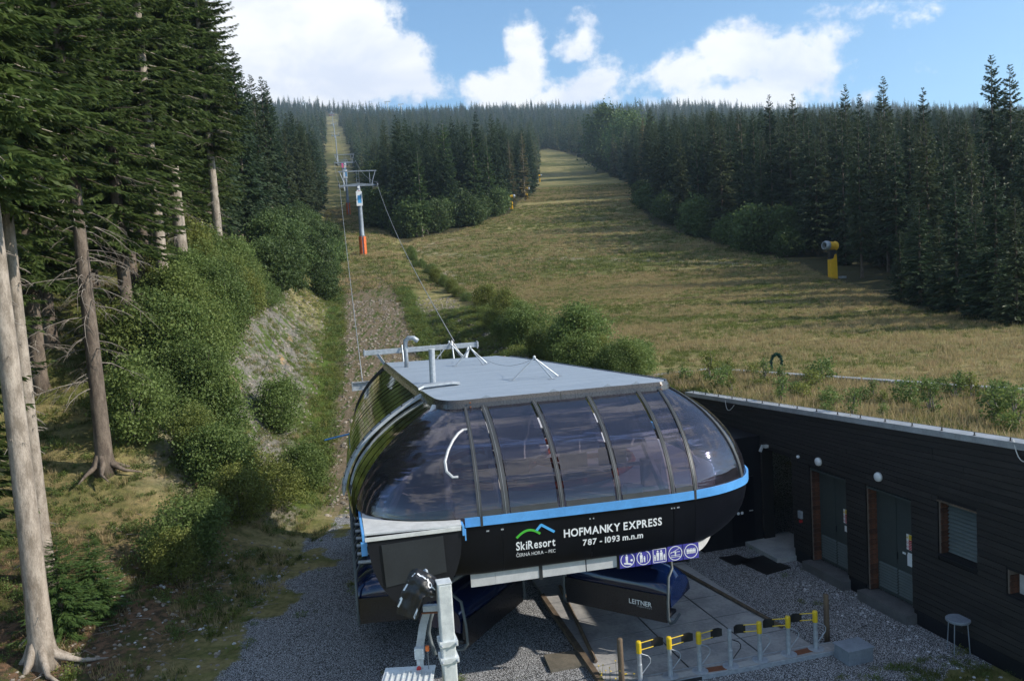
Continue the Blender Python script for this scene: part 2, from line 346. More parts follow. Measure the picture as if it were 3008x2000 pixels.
def terr(x, y):
    x = np.asarray(x, float); y = np.asarray(y, float)
    pf = np.interp(y, PY, PZ); pf = np.where(y < 36, 0, pf)
    pf = pf*(1-0.30*(np.clip(x/np.maximum(y, 50), -0.8, 0.8)+0.205)*sstep(200, 700, y))
    mf = np.where(y < 225, np.interp(y, MY, MZ), pf)
    mf = mf + 0.10*np.clip(x-50, 0, 60)*sstep(20, 60, y)
    c = xc(y); d2 = (x-BLc[0])*BLn[0]+(y-BLc[1])*BLn[1]
    mA = sstep(-2.2, -0.4, d2)*sstep(4, 12, x)
    mB = sstep(34.5, 38.2, y+0.25*(x-6)*0)*sstep(c+3.6, c+9.5, x)
    m = np.maximum(mA, mB)
    z = pf*(1-m)+mf*m
    le = np.where(y < 36, -8.0-0.10*(30-y)*(y < 30), c-3.6)
    dl = le-x
    B = np.interp(y, BY, BZ)
    z = z + B*sstep(0, 9.5, dl)+np.clip(dl-9, 0, 80)*0.10*sstep(10, 60, y)
    rough = sstep(12, 40, np.abs(x-2)+0.3*y)*(y > 8)
    amp = np.where(dl > 0, 0.35, 0.13)*np.clip((y-5)/30, 0, 1)
    flat = ((dl < 0.5) & (y < 34) & (m < 0.05))
    z = z + np.where(flat, 0.012*hash2(x, y, 1.1), amp*(hash2(x, y, 0.55)*0.5+hash2(x, y, 1.3)*0.3+hash2(y, x, 2.9)*0.15))
    z = z + np.where(y > 150, (y-150)/1200*8*hash2(x, y, 0.011), 0)
    return z
def gp(px, py, t0=6):
    d = ray(px, py); t = np.concatenate([np.arange(t0, 300, 0.4), np.arange(300, 2500, 3)])
    P = CAM[None]+t[:, None]*d[None]; h = terr(P[:, 0], P[:, 1]); b = np.where(P[:, 2] < h)[0]
    if len(b) == 0: return None
    return np.array([P[b[0], 0], P[b[0], 1], h[b[0]]])
def inpoly(poly, x, y):
    poly = np.asarray(poly); r = np.zeros(np.shape(x), bool); n = len(poly)
    for i in range(n):
        x1, y1 = poly[i][:2]; x2, y2 = poly[(i+1) % n][:2]
        c = ((y1 > y) != (y2 > y)) & (x < (x2-x1)*(y-y1)/(y2-y1+1e-12)+x1); r ^= c
    return r
def proj(x, y, z):
    q = np.stack([x, y, z-10]); wz = cf @ q
    return (1504+F_PX*(cr @ q)/wz)/KP, (1000-F_PX*(cu @ q)/wz)/KP, wz
xs = np.unique(np.concatenate([np.arange(-44, 50, 0.5), -44-np.cumsum(np.geomspace(0.8, 90, 80)), 50+np.cumsum(np.geomspace(0.8, 90, 80))]))
ys = np.unique(np.concatenate([np.arange(-40, 6, 3), np.arange(6, 95, 0.5), 95+np.cumsum(np.geomspace(0.6, 60, 190))]))
XX, YY = np.meshgrid(xs, ys); ZZ = terr(XX, YY)
nx, ny = len(xs), len(ys)
ii = (np.arange(ny-1)[:, None]*nx+np.arange(nx-1)[None]).ravel()
Ft = np.stack([ii, ii+1, ii+nx+1, ii+nx], 1)
MEADOW_D = [(905, 562), (945, 590), (1090, 690), (1260, 770), (1420, 845), (1640, 850), (2358, 905), (2500, 920), (2500, 800), (2358, 762), (2200, 735), (2050, 692), (1960, 655), (1850, 612), (1750, 587),
            (1640, 560), (1560, 537), (1500, 517), (1470, 470), (1455, 430), (1390, 387), (1330, 362), (1262, 343), (1243, 347), (1238, 385), (1228, 442), (1175, 492), (1100, 516), (1050, 536), (980, 545)]
MEADOW = np.array([gp(*p)[:2] for p in MEADOW_D])
def corridor(x, y, m=0.0):
    return (np.abs(x-xc(y)-0.5) < np.interp(y, [40, 60, 100, 150, 300, 1340, 1400], [9, 9, 8.5, 8, 8.5, 9.5, 0])+m) & (y > 30) & (y < 1375)
mead = inpoly(MEADOW, XX, YY); corr = corridor(XX, YY)
c = xc(YY)
leE = np.where(YY < 36, -8.0-0.10*(30-YY)*(YY < 30), c-3.6)
wob = 1.1*hash2(XX, YY, 0.9)+0.5*hash2(XX, YY, 2.3)
gravel = sstep(-0.6, 0.9, XX-leE+wob)*sstep(36, 33, YY)*sstep(12, 11.3, XX)*sstep(16.0, 18.2, YY+0.45*(XX+2)*(XX < -2)+wob*0.5-0.16*np.clip(XX-4, 0, 9)*0)
gravel = np.where((YY < 17.2+0.30*np.clip(XX-7, 0, 9)) & (XX > 1), 0, gravel)
dirt = sstep(4.3, 3.2, np.abs(XX-c))*sstep(33, 36, YY)*sstep(128, 95, YY)
rockbank = sstep(0.6, 2.0, leE-XX)*sstep(9.0, 6.5, leE-XX)*sstep(30, 35, YY)*sstep(82, 66, YY)
rbank = sstep(c+3.4, c+4.4, XX)*sstep(c+10, c+8.5, XX)*sstep(36, 39, YY)*sstep(85, 74, YY)
floor_ = ((~mead) & (~corr) & ((YY > 60) | (XX > 12))).astype(float)
leftsoil = sstep(0, 3, leE-XX)*sstep(34, 24, YY)
lush = np.clip(sstep(3.2, 3.8, np.abs(XX-c))*sstep(6, 4.6, np.abs(XX-c))*sstep(34, 36, YY)*sstep(120, 90, YY), 0, 1)
def near_line(pts_, w_):
    P = [gp(*p)[:2] for p in pts_]; dmin = np.full(XX.shape, 1e9)
    for a, b in zip(P[:-1], P[1:]):
        d = b-a; t = np.clip(((XX-a[0])*d[0]+(YY-a[1])*d[1])/(d@d), 0, 1); dmin = np.minimum(dmin, np.hypot(XX-a[0]-t*d[0], YY-a[1]-t*d[1]))
    return sstep(w_, w_*0.35, dmin)
trail = np.maximum(near_line([(955, 578), (1000, 588), (1100, 590), (1300, 596), (1500, 600), (1650, 606), (1780, 620)], 1.9)*0.6, near_line([(962, 580), (1010, 560), (1075, 543)], 2.2)*0.8)
trail = np.maximum(trail, near_line([(1010, 625), (1040, 655), (1075, 680)], 2.0))
me = mesh_np('ground', np.stack([XX.ravel(), YY.ravel(), ZZ.ravel()], 1), Ft, [], smooth=True)
for nm, ch in (('zone_a', (gravel, dirt, np.maximum(rockbank, rbank*0.9), floor_)), ('zone_b', (leftsoil, lush, rbank, trail))):
    at = me.color_attributes.new(nm, 'FLOAT_COLOR', 'POINT'); at.data.foreach_set('color', np.stack([q.ravel() for q in ch], 1).astype(np.float32).ravel())
def ground_mat():
    m, T = newmat('ground'); tc = T.n('ShaderNodeTexCoord'); vec = tc.outputs['Object']
    za = T.n('ShaderNodeVertexColor', layer_name='zone_a'); zb = T.n('ShaderNodeVertexColor', layer_name='zone_b')
    sa = T.n('ShaderNodeSeparateColor'); T.l(za.outputs[0], sa.inputs[0]); sb = T.n('ShaderNodeSeparateColor'); T.l(zb.outputs[0], sb.inputs[0])
    big = T.noise(T.scale(vec, (0.6, 1.3, 1), (0, 0, 0.2)), 0.045, 5, 0.6, 0.4); mid = T.noise(vec, 0.35, 5, 0.62); fine = T.noise(vec, 4.5, 5, 0.7); vfine = T.noise(vec, 26, 3, 0.7)
    strk = T.noise(T.scale(vec, (0.5, 2.2, 1), (0, 0, 0.15)), 0.32, 6, 0.65, 0.8)
    # meadow: straw, reddish grass and green, in stretched patches
    c = T.mix(T.ramp(strk, 0.40, 0.62), (0.34, 0.28, 0.125), (0.165, 0.165, 0.055))
    c = T.mix(T.ramp(big, 0.42, 0.62), c, (0.11, 0.12, 0.035))
    c = T.mix(T.math('MULTIPLY', T.ramp(mid, 0.55, 0.72), 0.5), c, (0.23, 0.155, 0.085))
    c = T.mix(T.ramp(fine, 0.35, 0.75), c, T.mix(1.0, c, (0.5, 0.52, 0.5), blend='MULTIPLY'))
    c = T.mix(T.math('MULTIPLY', T.ramp(vfine, 0.55, 0.8), 0.5), c, (0.36, 0.29, 0.15))
    c = T.mix(T.math('MULTIPLY', zb.outputs[1], T.ramp(fine, 0.30, 0.62)), c, (0.36, 0.30, 0.22))
    # forest floor
    c = T.mix(T.math('MULTIPLY', za.outputs[1], 0.95), c, T.mix(T.ramp(fine, 0.3, 0.7), (0.035, 0.045, 0.014), (0.06, 0.045, 0.025)))
    # dug track: stony earth with grass between the ruts
    earth = T.mix(T.ramp(fine, 0.35, 0.7), (0.20, 0.15, 0.10), (0.10, 0.085, 0.055))
    vor = T.n('ShaderNodeTexVoronoi'); vor.inputs['Scale'].default_value = 7.0; T.l(vec, vor.inputs['Vector'])
    earth = T.mix(T.ramp(vor.outputs['Distance'], 0.28, 0.10), earth, (0.33, 0.29, 0.24))
    earth = T.mix(T.ramp(T.noise(T.scale(vec, (3.2, 0.35, 1), (0, 0, -0.2)), 0.9, 5, 0.65), 0.50, 0.60), earth, (0.06, 0.085, 0.02))
    c = T.mix(sa.outputs[1], c, earth)
    rock = T.mix(T.ramp(fine, 0.35, 0.7), (0.20, 0.185, 0.155), (0.095, 0.09, 0.085))
    rock = T.mix(T.ramp(vor.outputs['Distance'], 0.25, 0.08), rock, (0.36, 0.33, 0.29))
    rock = T.mix(T.ramp(mid, 0.60, 0.70), rock, (0.33, 0.22, 0.12))
    rock = T.mix(T.ramp(T.noise(vec, 0.8, 6, 0.7), 0.48, 0.58), rock, (0.065, 0.095, 0.022))
    c = T.mix(sa.outputs[2], c, rock)
    c = T.mix(sb.outputs[2], c, T.mix(T.ramp(T.noise(vec, 0.9, 6, 0.7), 0.46, 0.58), T.mix(T.ramp(fine, 0.3, 0.7), (0.085, 0.075, 0.06), (0.045, 0.04, 0.03)), (0.03, 0.05, 0.014)))
    soil = T.mix(T.ramp(fine, 0.40, 0.62), (0.17, 0.10, 0.06), (0.05, 0.04, 0.024))
    soil = T.mix(T.ramp(vfine, 0.62, 0.75), soil, (0.30, 0.25, 0.19))
    soil = T.mix(T.math('MULTIPLY', T.ramp(T.noise(vec, 0.9, 6, 0.7), 0.5, 0.6), 0.8), soil, (0.055, 0.07, 0.018))
    c = T.mix(sb.outputs[0], c, soil)
    c = T.mix(sb.outputs[1], c, T.mix(T.ramp(fine, 0.35, 0.7), (0.08, 0.12, 0.02), (0.045, 0.07, 0.015)))
    v2 = T.n('ShaderNodeTexVoronoi'); v2.inputs['Scale'].default_value = 38.0; T.l(vec, v2.inputs['Vector'])
    g = T.mix(T.ramp(v2.outputs['Color'], 0.25, 0.8), (0.30, 0.305, 0.32), (0.60, 0.61, 0.63))
    g = T.mix(T.ramp(v2.outputs['Distance'], 0.35, 0.6), g, (0.06, 0.06, 0.06))
    g = T.mix(T.ramp(T.noise(vec, 1.1, 6, 0.7), 0.62, 0.70), g, (0.06, 0.07, 0.03))
    gm = T.ramp(T.math('ADD', sa.outputs[0], T.math('MULTIPLY', T.math('SUBTRACT', T.noise(vec, 2.5, 5, 0.7), 0.5), 1.1)), 0.35, 0.6)
    c = T.mix(gm, c, g)
    p = T.n('ShaderNodeBsdfPrincipled'); T.l(c, p.inputs['Base Color']); p.inputs['Roughness'].default_value = 0.95; p.inputs['Specular IOR Level'].default_value = 0.15
    b = T.n('ShaderNodeBump'); b.inputs['Strength'].default_value = 0.8; b.inputs['Distance'].default_value = 0.06
    hh = T.math('ADD', T.math('MULTIPLY', fine, 1.0), T.math('MULTIPLY', T.math('SUBTRACT', 1.0, v2.outputs['Distance']), 0.35))
    T.l(hh, b.inputs['Height']); T.l(b.outputs[0], p.inputs['Normal']); out(T, p.outputs[0]); return m
me.materials.append(ground_mat())
g = link('ground', me); tag(g, kind='structure')

# ------------------------------------------------------------------ trees
def face_strip(P0, D, S, L, W):
    """rhombic spray faces: base P0, direction D, side S, length L, half width W"""
    n = len(P0); mid = P0+D*(L*0.45)[:, None]
    V = np.stack([P0, mid+S*W[:, None], P0+D*L[:, None], mid-S*W[:, None]], 1).reshape(-1, 3)
    return V, np.arange(n*4).reshape(n, 4)
def norm(a): return a/np.maximum(np.linalg.norm(a, axis=-1, keepdims=True), 1e-9)
def spruce_geo(seed, h, r, z0, nw, per, K, l0, wf, droop=0.35, hang=0.8, sparse=0.0, asym=0.0):
    R = np.random.default_rng(seed); nb = nw*per
    t = (np.repeat(np.linspace(0, 1, nw), per)+R.normal(0, 0.35/nw, nb)).clip(0, 0.995)
    z = z0+(h-z0)*t; az_ = R.uniform(0, 2*np.pi, nb)
    prof = (1-t)**0.72*(0.55+0.45*np.minimum(t*6+0.3, 1)); L = r*prof*R.uniform(0.62, 1.12, nb)*(1+asym*np.cos(az_))+0.12
    if sparse: k = R.uniform(0, 1, nb) > sparse; t, z, az_, L = t[k], z[k], az_[k], L[k]; nb = len(t)
    el = 0.55*t-0.12+R.normal(0, 0.08, nb)
    u = np.tile((np.arange(K)+0.5)/K, (nb, 1))**0.8; u = (u+R.uniform(-0.5/K, 0.5/K, u.shape)).clip(0.06, 1)
    rr = L[:, None]*u; dz = rr*np.tan(el)[:, None]-droop*L[:, None]*(u**1.3)*(1-t)[:, None]+0.16*L[:, None]*u**4
    P = np.stack([rr*np.cos(az_)[:, None], rr*np.sin(az_)[:, None], z[:, None]+dz], -1)
    side = np.where(np.arange(K) % 2 == 0, 1, -1)[None]*np.ones((nb, 1))
    ang = az_[:, None]+side*(R.uniform(0.35, 1.15, u.shape)*(1-0.6*u))
    hz = -hang*R.uniform(0.1, 1.2, u.shape)
    D = norm(np.stack([np.cos(ang), np.sin(ang), hz], -1))
    ll = l0*(0.45+0.75*(1-u)*np.minimum(L, 3)[:, None]/2.2+0.25)*R.uniform(0.7, 1.3, u.shape)*(0.5+0.5*np.minimum(L[:, None]/1.2, 1))
    ll = ll*(0.30+0.70*np.sqrt(1-t))[:, None]
    S = norm(np.cross(D, np.array([0, 0, 1.0]))+R.normal(0, 0.85, D.shape))
    V, Fc = face_strip(P.reshape(-1, 3), D.reshape(-1, 3), S.reshape(-1, 3), ll.ravel(), ll.ravel()*wf)
    # tip leader
    return V, Fc, (z, az_, L, el, t)
def tube_np(pts, rs, n=7):
    mb = MB(); mb.tube(pts, list(rs), n); return mb
def trunk_mb(h, r0, seed, roots=False, lean=0.0, n=9):
    R = random.Random(seed); pts = []; rs = []; ns = 14
    for i in range(ns+1):
        q = i/ns; q2 = q**1.4
        pts.append((lean*h*q2+0.05*math.sin(q*5+seed), 0.05*math.cos(q*4+seed), h*q2-0.3*(i == 0)))
        rs.append(r0*(1-q2)**0.8*(1+0.55*math.exp(-h*q2/0.35))+0.01)
    mb = MB(); mb.tube(pts, rs, n)
    if roots:
        for k in range(6):
            a = k*1.05+R.uniform(-.3, .3); L = R.uniform(0.9, 1.7)
            mb.tube([(math.cos(a)*r0*0.5, math.sin(a)*r0*0.5, 0.75), (math.cos(a)*r0*1.2, math.sin(a)*r0*1.2, 0.3), (math.cos(a)*L*0.6, math.sin(a)*L*0.6, 0.06), (math.cos(a+.2)*L, math.sin(a+.2)*L, -0.12)],
                    [r0*0.45, r0*0.4, r0*0.22, r0*0.06], 6)
    return mb
def dead_twigs(seed, z0, z1, n, L):
    R = random.Random(seed); mb = MB()
    for k in range(n):
        z = R.uniform(z0, z1); a = R.uniform(0, 6.28); l = L*R.uniform(0.4, 1.1); pts = []; d = -R.uniform(0.1, 0.8)
        for i in range(5):
            q = i/4; pts.append((math.cos(a+q*.25)*l*q+.05, math.sin(a+q*.25)*l*q, z+d*l*q*q))
        mb.tube(pts, [0.028, 0.022, 0.016, 0.011, 0.005], 4, False)
        for j in range(7):
            q = R.uniform(0.3, 0.95); p = Vector(pts[int(q*4)]); b = a+R.choice((-1, 1))*R.uniform(.5, 1.1); m = l*R.uniform(.12, .35)
            mb.tube([p, p+Vector((math.cos(b)*m*.6, math.sin(b)*m*.6, -m*.25)), p+Vector((math.cos(b)*m, math.sin(b)*m, -m*.65))], [0.010, 0.007, 0.003], 3, False)
    return mb
def branch_wood(info, mb, every=2):
    z, a, L, el, t = info
    for i in range(0, len(z), every):
        l = L[i]*0.8; mb.tube([(0, 0, z[i]), (math.cos(a[i])*l*.5, math.sin(a[i])*l*.5, z[i]+l*.5*math.tan(el[i])-.1*l*(1-t[i])), (math.cos(a[i])*l, math.sin(a[i])*l, z[i]+l*math.tan(el[i])-.26*l*(1-t[i]))], [0.035, 0.022, 0.008], 4, False)
class Proto: pass
def make_spruce(seed, h, r, z0, nw, per, K, l0, wf, mat, r0, bark='bark', dead=0, deadL=1.6, roots=False, wood=2, **kw):
    p = Proto(); V, Fc, info = spruce_geo(seed, h, r, z0, nw, per, K, l0, wf, **kw)
    p.crown = mesh_np('crown', V, Fc, mat); mb = trunk_mb(h*0.985, r0, seed, roots)
    if wood: branch_wood(info, mb, wood)
    p.trunk = mb.mesh('trunk', M[bark], True); p.h = h
    p.dead = dead_twigs(seed+9, dead[0], dead[1], dead[2], deadL).mesh('dead_branch', M['twig'], True) if dead else None
    return p
NEAR = [make_spruce(11, 30, 3.6, 9.5, 58, 8, 74, 0.36, 0.19, M['needles_left'], 0.34, 'bark_pale', (3, 11, 26), 1.8),
        make_spruce(12, 31, 4.0, 5.0, 66, 8, 70, 0.36, 0.19, M['needles_left'], 0.33, 'bark', (1.5, 7, 20), 1.8),
        make_spruce(13, 27, 3.3, 2.5, 60, 8, 66, 0.36, 0.19, M['needles_left'], 0.28, 'bark'),
        make_spruce(14, 30, 3.4, 12, 46, 8, 70, 0.36, 0.19, M['needles_left'], 0.32, 'bark', (3.5, 13, 60), 2.8, roots=True)]
MID = [make_spruce(20+i, 24, rr_, z0_, 44, 7, 20, 0.85, 0.22, M['needles'], 0.24, 'bark', wood=0, sparse=sp) for i, (rr_, z0_, sp) in
       enumerate([(3.1, 1.5, 0.1), (2.8, 4.0, 0.25), (3.4, 2.5, 0.1), (2.5, 6.0, 0.3), (3.0, 0.6, 0.2)])]
YOUNG = [make_spruce(40+i, 8, 1.9, 0.2, 34, 9, 46, 0.36, 0.13, M['needles_young'], 0.10, 'bark', wood=0) for i in range(2)]
FAR = []
for i, (rr_, z0_) in enumerate([(3.0, 2), (2.6, 4), (3.4, 1.5)]):
    p = Proto(); V, Fc, _ = spruce_geo(60+i, 24, rr_, z0_, 22, 6, 5, 1.5, 0.33, sparse=0.1); p.crown = mesh_np('far_crown', V, Fc, M['needles_far']); p.h = 24; FAR.append(p)

def leaf_cloud(seed, nclump, nleaf, rx, rz, size, zc, mat, spread=0.30, ls=1.0):
    R = np.random.default_rng(seed); d = norm(R.normal(0, 1, (nclump, 3))); q = R.uniform(0.35, 1.0, nclump)**0.5
    C_ = d*q[:, None]*np.array([rx, rx, rz]); C_[:, 2] += zc
    lump = 1+0.22*np.sin(d[:, 0]*4+seed)*np.cos(d[:, 2]*5); C_[:, :2] *= lump[:, None]
    C_[:, 2] = np.maximum(C_[:, 2], 0.15)
    P = (C_[:, None]+R.normal(0, 1, (nclump, nleaf, 3))*np.array([1, 1, 0.75])*spread).reshape(-1, 3)
    P = P[P[:, 2] > 0.03]
    D = norm(R.normal(0, 1, P.shape)+np.array([0, 0, -0.2])); S = norm(np.cross(D, R.normal(0, 1, P.shape)))
    L = size*R.uniform(0.6, 1.3, len(P)); V, Fc = face_strip(P, D, S, L, L*0.36)
    return mesh_np('crown', V, Fc, mat), C_
def make_shrub(seed, nclump, nleaf, rx, rz, size, mat, spread=0.3, stems=9):
    p = Proto(); zc = rz*0.95; p.crown, C_ = leaf_cloud(seed, nclump, nleaf, rx, rz, size, zc, mat, spread)
    mb = MB(); R = random.Random(seed)
    for k in range(stems):
        cc = C_[R.randrange(len(C_))]; mb.tube([(R.uniform(-.1, .1), R.uniform(-.1, .1), -.1), (cc[0]*.45, cc[1]*.45, cc[2]*.55), tuple(cc)], [0.035, 0.022, 0.006], 4, False)
    p.trunk = mb.mesh('stem', M['twig'], True); p.h = zc+rz; p.dead = None; return p
SHRUB = [make_shrub(101, 90, 110, 1.25, 1.5, 0.11, M['leaves'], 0.26), make_shrub(102, 80, 110, 1.5, 1.25, 0.11, M['leaves'], 0.27),
         make_shrub(103, 100, 100, 1.1, 1.8, 0.11, M['leaves'], 0.25)]
SHRUB_F = [make_shrub(111, 70, 60, 1.5, 1.9, 0.24, M['leaves_dark'], 0.34, 4), make_shrub(112, 80, 55, 1.8, 1.7, 0.24, M['leaves_dark'], 0.36, 4)]
BROAD = [make_shrub(121, 170, 55, 3.6, 5.6, 0.42, M['leaves_dark'], 0.75, 14)]
for p in BROAD: p.h = 11

def place(p, name, loc, s, rot, label, cat, group, hs=1.0, sub=('trunk', 'crown')):
    o = link(name, None, None, loc); o.rotation_euler = (0, 0, rot); o.scale = (s*hs, s*hs, s); tag(o, label, cat, group); o.empty_display_size = 0.3
    link(sub[0], p.trunk, o); link(sub[1], p.crown, o)
    if p.dead: tag(link('dead_branches', p.dead, o), kind='stuff')
    return o
def zt(x, y): return float(terr(x, y))
# named trees of the left wood, with the look the photograph gives them
def tree_at(px, py, p, name, label, s=1.0, rot=None, group=None, cat='tree', hs=1.0, base=None):
    q = gp(px, py) if base is None else (base[0], base[1], zt(*base))
    return place(p, name, (q[0], q[1], q[2]-0.05), s, rot if rot is not None else random.uniform(0, 6.28), label, cat, group, hs)
FT1 = make_spruce(15, 32, 3.0, 13.0, 40, 8, 70, 0.36, 0.19, M['needles_left'], 0.30, 'bark_pale', (1, 12, 70), 0.45, roots=True)
FT2 = make_spruce(16, 31, 3.0, 12.0, 40, 8, 70, 0.36, 0.19, M['needles_left'], 0.24, 'bark_pale', (1, 12, 60), 0.4)
tree_at(98, 1545, FT1, 'spruce_tree', 'tall spruce with thick pale bare trunk, nearest to the viewer at the lower left')
tree_at(112, 1345, FT2, 'spruce_tree', 'tall spruce with slimmer pale trunk just behind the nearest trunk at the left')
tree_at(240, 1088, NEAR[3], 'spruce_tree', 'spruce with spreading roots and many bare dead twigs above reddish soil', rot=1.0)
tree_at(510, 640, NEAR[0], 'spruce_tree', 'spruce with thick dark bare trunk at the top of the bank', 1.0)
tree_at(527, 560, make_spruce(17, 27, 2.6, 12, 34, 7, 30, 0.6, 0.18, M['needles_left'], 0.2, 'bark_pale', (4, 12, 14), 1.2), 'spruce_tree', 'thin pale-trunked spruce right of the thick dark trunk on the bank')
tree_at(385, 730, make_spruce(18, 33, 3.2, 8, 52, 7, 40, 0.62, 0.17, M['needles_left'], 0.36, 'bark_pale', (2, 14, 26), 1.5, sparse=0.25), 'spruce_tree', 'spruce whose white-grey trunk shows between its sparse branches')
tree_at(440, 600, NEAR[2], 'spruce_tree', 'dense dark spruce left of the thick dark trunk on the bank', 1.05)
tree_at(300, 800, NEAR[1], 'spruce_tree', 'dense spruce behind the one with bare dead twigs', 1.05)
tree_at(150, 1000, NEAR[1], 'spruce_tree', 'bushy spruce between the pale foreground trunks and the rooted spruce', 0.95, base=(-21.5, 30.5))
tree_at(0, 0, NEAR[1], 'spruce_tree', 'bright green spruce bough side filling the left edge of the photo', 0.9, base=(-18.5, 23.0), rot=2.0)
tree_at(0, 0, NEAR[2], 'spruce_tree', 'spruce at the left edge behind the two pale foreground trunks', 0.9, base=(-17.0, 20.0), rot=2.0)
tree_at(0, 0, NEAR[0], 'spruce_tree', 'tall spruce with ragged outline against the white cloud, rightmost of the near left wood', 1.15, base=(-20.0, 49.0), rot=4.0)
tree_at(150, 1470, YOUNG[0], 'young_spruce', 'young spruce growing around the foot of the nearest pale trunk', 0.36, cat='young tree', hs=1.9)
tree_at(225, 1425, YOUNG[1], 'young_spruce', 'young spruce with spread boughs right of the two pale trunks', 0.30, cat='young tree', hs=2.0)
# left wood fill
LEDGE = [(-14, 14), (-17, 24), (-20, 33), (-22, 45), (-23.5, 60), (-27, 80), (-31, 100), (-37, 130), (-42, 155)]
ly_ = np.array([q[1] for q in LEDGE]); lx_ = np.array([q[0] for q in LEDGE])
nleft = 0; cand = []
for j in range(40):
    y = 16+j*3.9
    for i in range(12):
        x = np.interp(y, ly_, lx_)-2-i*4.3
        cand.append((x+random.uniform(-1.7, 1.7), y+random.uniform(-1.7, 1.7), i))
for x, y, i in sorted(cand, key=lambda q: q[1]):
    px, py, wz = proj(x, y, zt(x, y)+12)
    if not (-260 < px < 760) or y > 150: continue
    if corridor(np.array(x), np.array(y), 4): continue
    if math.hypot(x+12.9, y-20) < 3.5 or math.hypot(x+17.3, y-32) < 3: continue
    near = y < 75
    if near and i > 6: continue
    if (not near) and i > 3: continue
    s = random.uniform(0.85, 1.12)*(1.0 if y < 75 else 0.92)
    p = random.choice(NEAR[:3]) if near else random.choice(MID)
    lab = ('tall spruce of the dense dark wood on the left' if near else 'dark spruce left of the cleared lift line, behind the leafy bank')
    grp = ('spruces of the near left wood' if near else 'spruces left of the lift line')
    place(p, 'spruce_tree', (x, y, zt(x, y)-.1), s, random.uniform(0, 6.28), lab, 'tree', grp); nleft += 1

# candidates everywhere else
pts = []
y = 62.0
while y < 1560:
    sp = np.interp(y, [60, 150, 300, 700, 1500], [4.6, 5.0, 5.6, 8.0, 10.5]); half = 0.70*y+20
    xsr = np.arange(-half, half, sp); xr = xsr+rng.uniform(-0.42, 0.42, len(xsr))*sp; yr = y+rng.uniform(-0.42, 0.42, len(xsr))*sp
    pts.append(np.stack([xr, yr], 1)); y += sp*0.95
pts = np.concatenate(pts)
near_strip = np.stack([rng.uniform(26, 75, 130), rng.uniform(28, 64, 130)], 1)
pts = np.concatenate([near_strip, pts])
x_, y_ = pts[:, 0], pts[:, 1]
ok = ~inpoly(MEADOW, x_, y_) & ~corridor(x_, y_, 1.0)
# keep a metre or two clear of the meadow edge
for dx, dy in ((2.5, 0), (-2.5, 0), (0, -3), (0, 3)): ok &= ~inpoly(MEADOW, x_+dx, y_+dy) | (y_ > 260)
ok &= ~((y_ < 150) & (x_ < xc(y_)+9.0))            # left wood done above
lefty = (x_ < xc(y_))
ok &= ~((y_ < 64) & (x_ < 44))
ok &= ~((x_ > xc(y_)) & (y_ < 118) & (x_ < 20))
px_, py_, wz_ = proj(x_, y_, terr(x_, y_)+10)
ok &= (px_ > -120) & (px_ < 2480)
pts = pts[ok]; x_, y_ = pts[:, 0], pts[:, 1]; z_ = terr(x_, y_)
hcap = 10+(np.where(y_ > 1150, 0.222, 0.208)-0.06*x_/y_)*y_*rng.uniform(0.84, 1.03, len(y_))-z_
hh = np.clip(np.minimum(rng.uniform(19, 26, len(y_)), np.maximum(hcap, 12)), 11.5, 27)
d_edge = y_
order = np.argsort(y_)
n_ind = 0; far_rows = []
NIND = 300-nleft-14
right_lab = ['dark spruce in the shaded wood right of the meadow', 'spruce standing in the wood between lift line and meadow', 'spruce of the wood far up the slope, above the meadow']
for k in order:
    x, y, z, h = x_[k], y_[k], z_[k], hh[k]
    if n_ind < NIND and y < 330:
        mid = x < 12+0.02*y and y > 100; ppx = float(proj(x, y, z+h/2)[0])
        if mid:
            if ppx < 760: lab, grp = 'spruce of the wood left of the lift line near its second tower', 'spruces left of the second tower'
            elif ppx < 1000: lab, grp = 'spruce just right of the lift towers at the left end of the middle wood', 'spruces beside the lift towers'
            else: lab, grp = 'spruce in the right half of the middle wood, towards the small snow guns', 'spruces of the middle wood'
        elif ppx < 1560: lab, grp = 'spruce of the wood closing the top end of the meadow', 'spruces at the top of the meadow'
        elif ppx < 1800: lab, grp = 'spruce behind the row of bushes on the right meadow edge', 'spruces behind the bush row'
        elif ppx < 2050: lab, grp = 'dark spruce of the wood behind the large yellow snow gun', 'spruces behind the large snow gun'
        else: lab, grp = 'very dark spruce of the shaded wood between large snow gun and right photo edge', 'spruces at the right edge'
        p = MID[int(rng.integers(len(MID)))]
        place(p, 'spruce_tree', (x, y, z-.2), h/24, rng.uniform(0, 6.28), lab, 'tree', grp, hs=rng.uniform(0.78, 1.25)); n_ind += 1
    else: far_rows.append((x, y, z-.3, h/24*(rng.uniform(.72, 1.12) if y > 500 else 1), rng.uniform(0, 6.28), rng.integers(3) if y > 330 else 3+rng.integers(5)))
# tall spruces that stand out of the skyline
for px, py, Y, lab in [(1945, 196, 120, 'pointed spruce rising above the wood under the right end of the big cloud'), (1978, 218, 118, 'short pointed spruce just right of the one under the cloud end'),
                       (2033, 177, 112, 'slender spruce standing clear above the skyline in the blue gap'), (2125, 203, 104, 'open-crowned spruce with a flat broad top above the right wood'),
                       (2283, 128, 82, 'tallest spruce at the right, ragged top high above the wood'), (2326, 150, 80, 'tall spruce beside the tallest one at the right edge'),
                       (1640, 250, 150, 'full-crowned spruce at the corner of the right wood above the bushes'), (1770, 220, 140, 'spruce with a leaning top in the right wood, left of the yellow snow gun'), (1825, 218, 138, 'twin-topped spruce in the right wood near the snow gun')]:
    q = ay(px, py, Y); z = zt(q[0], q[1]); h = q[2]-z
    place(random.choice(MID[:4]), 'spruce_tree', (q[0], q[1], z-.2), h/24*1.012, random.uniform(0, 6.28), lab, 'tree', None, hs=0.95)

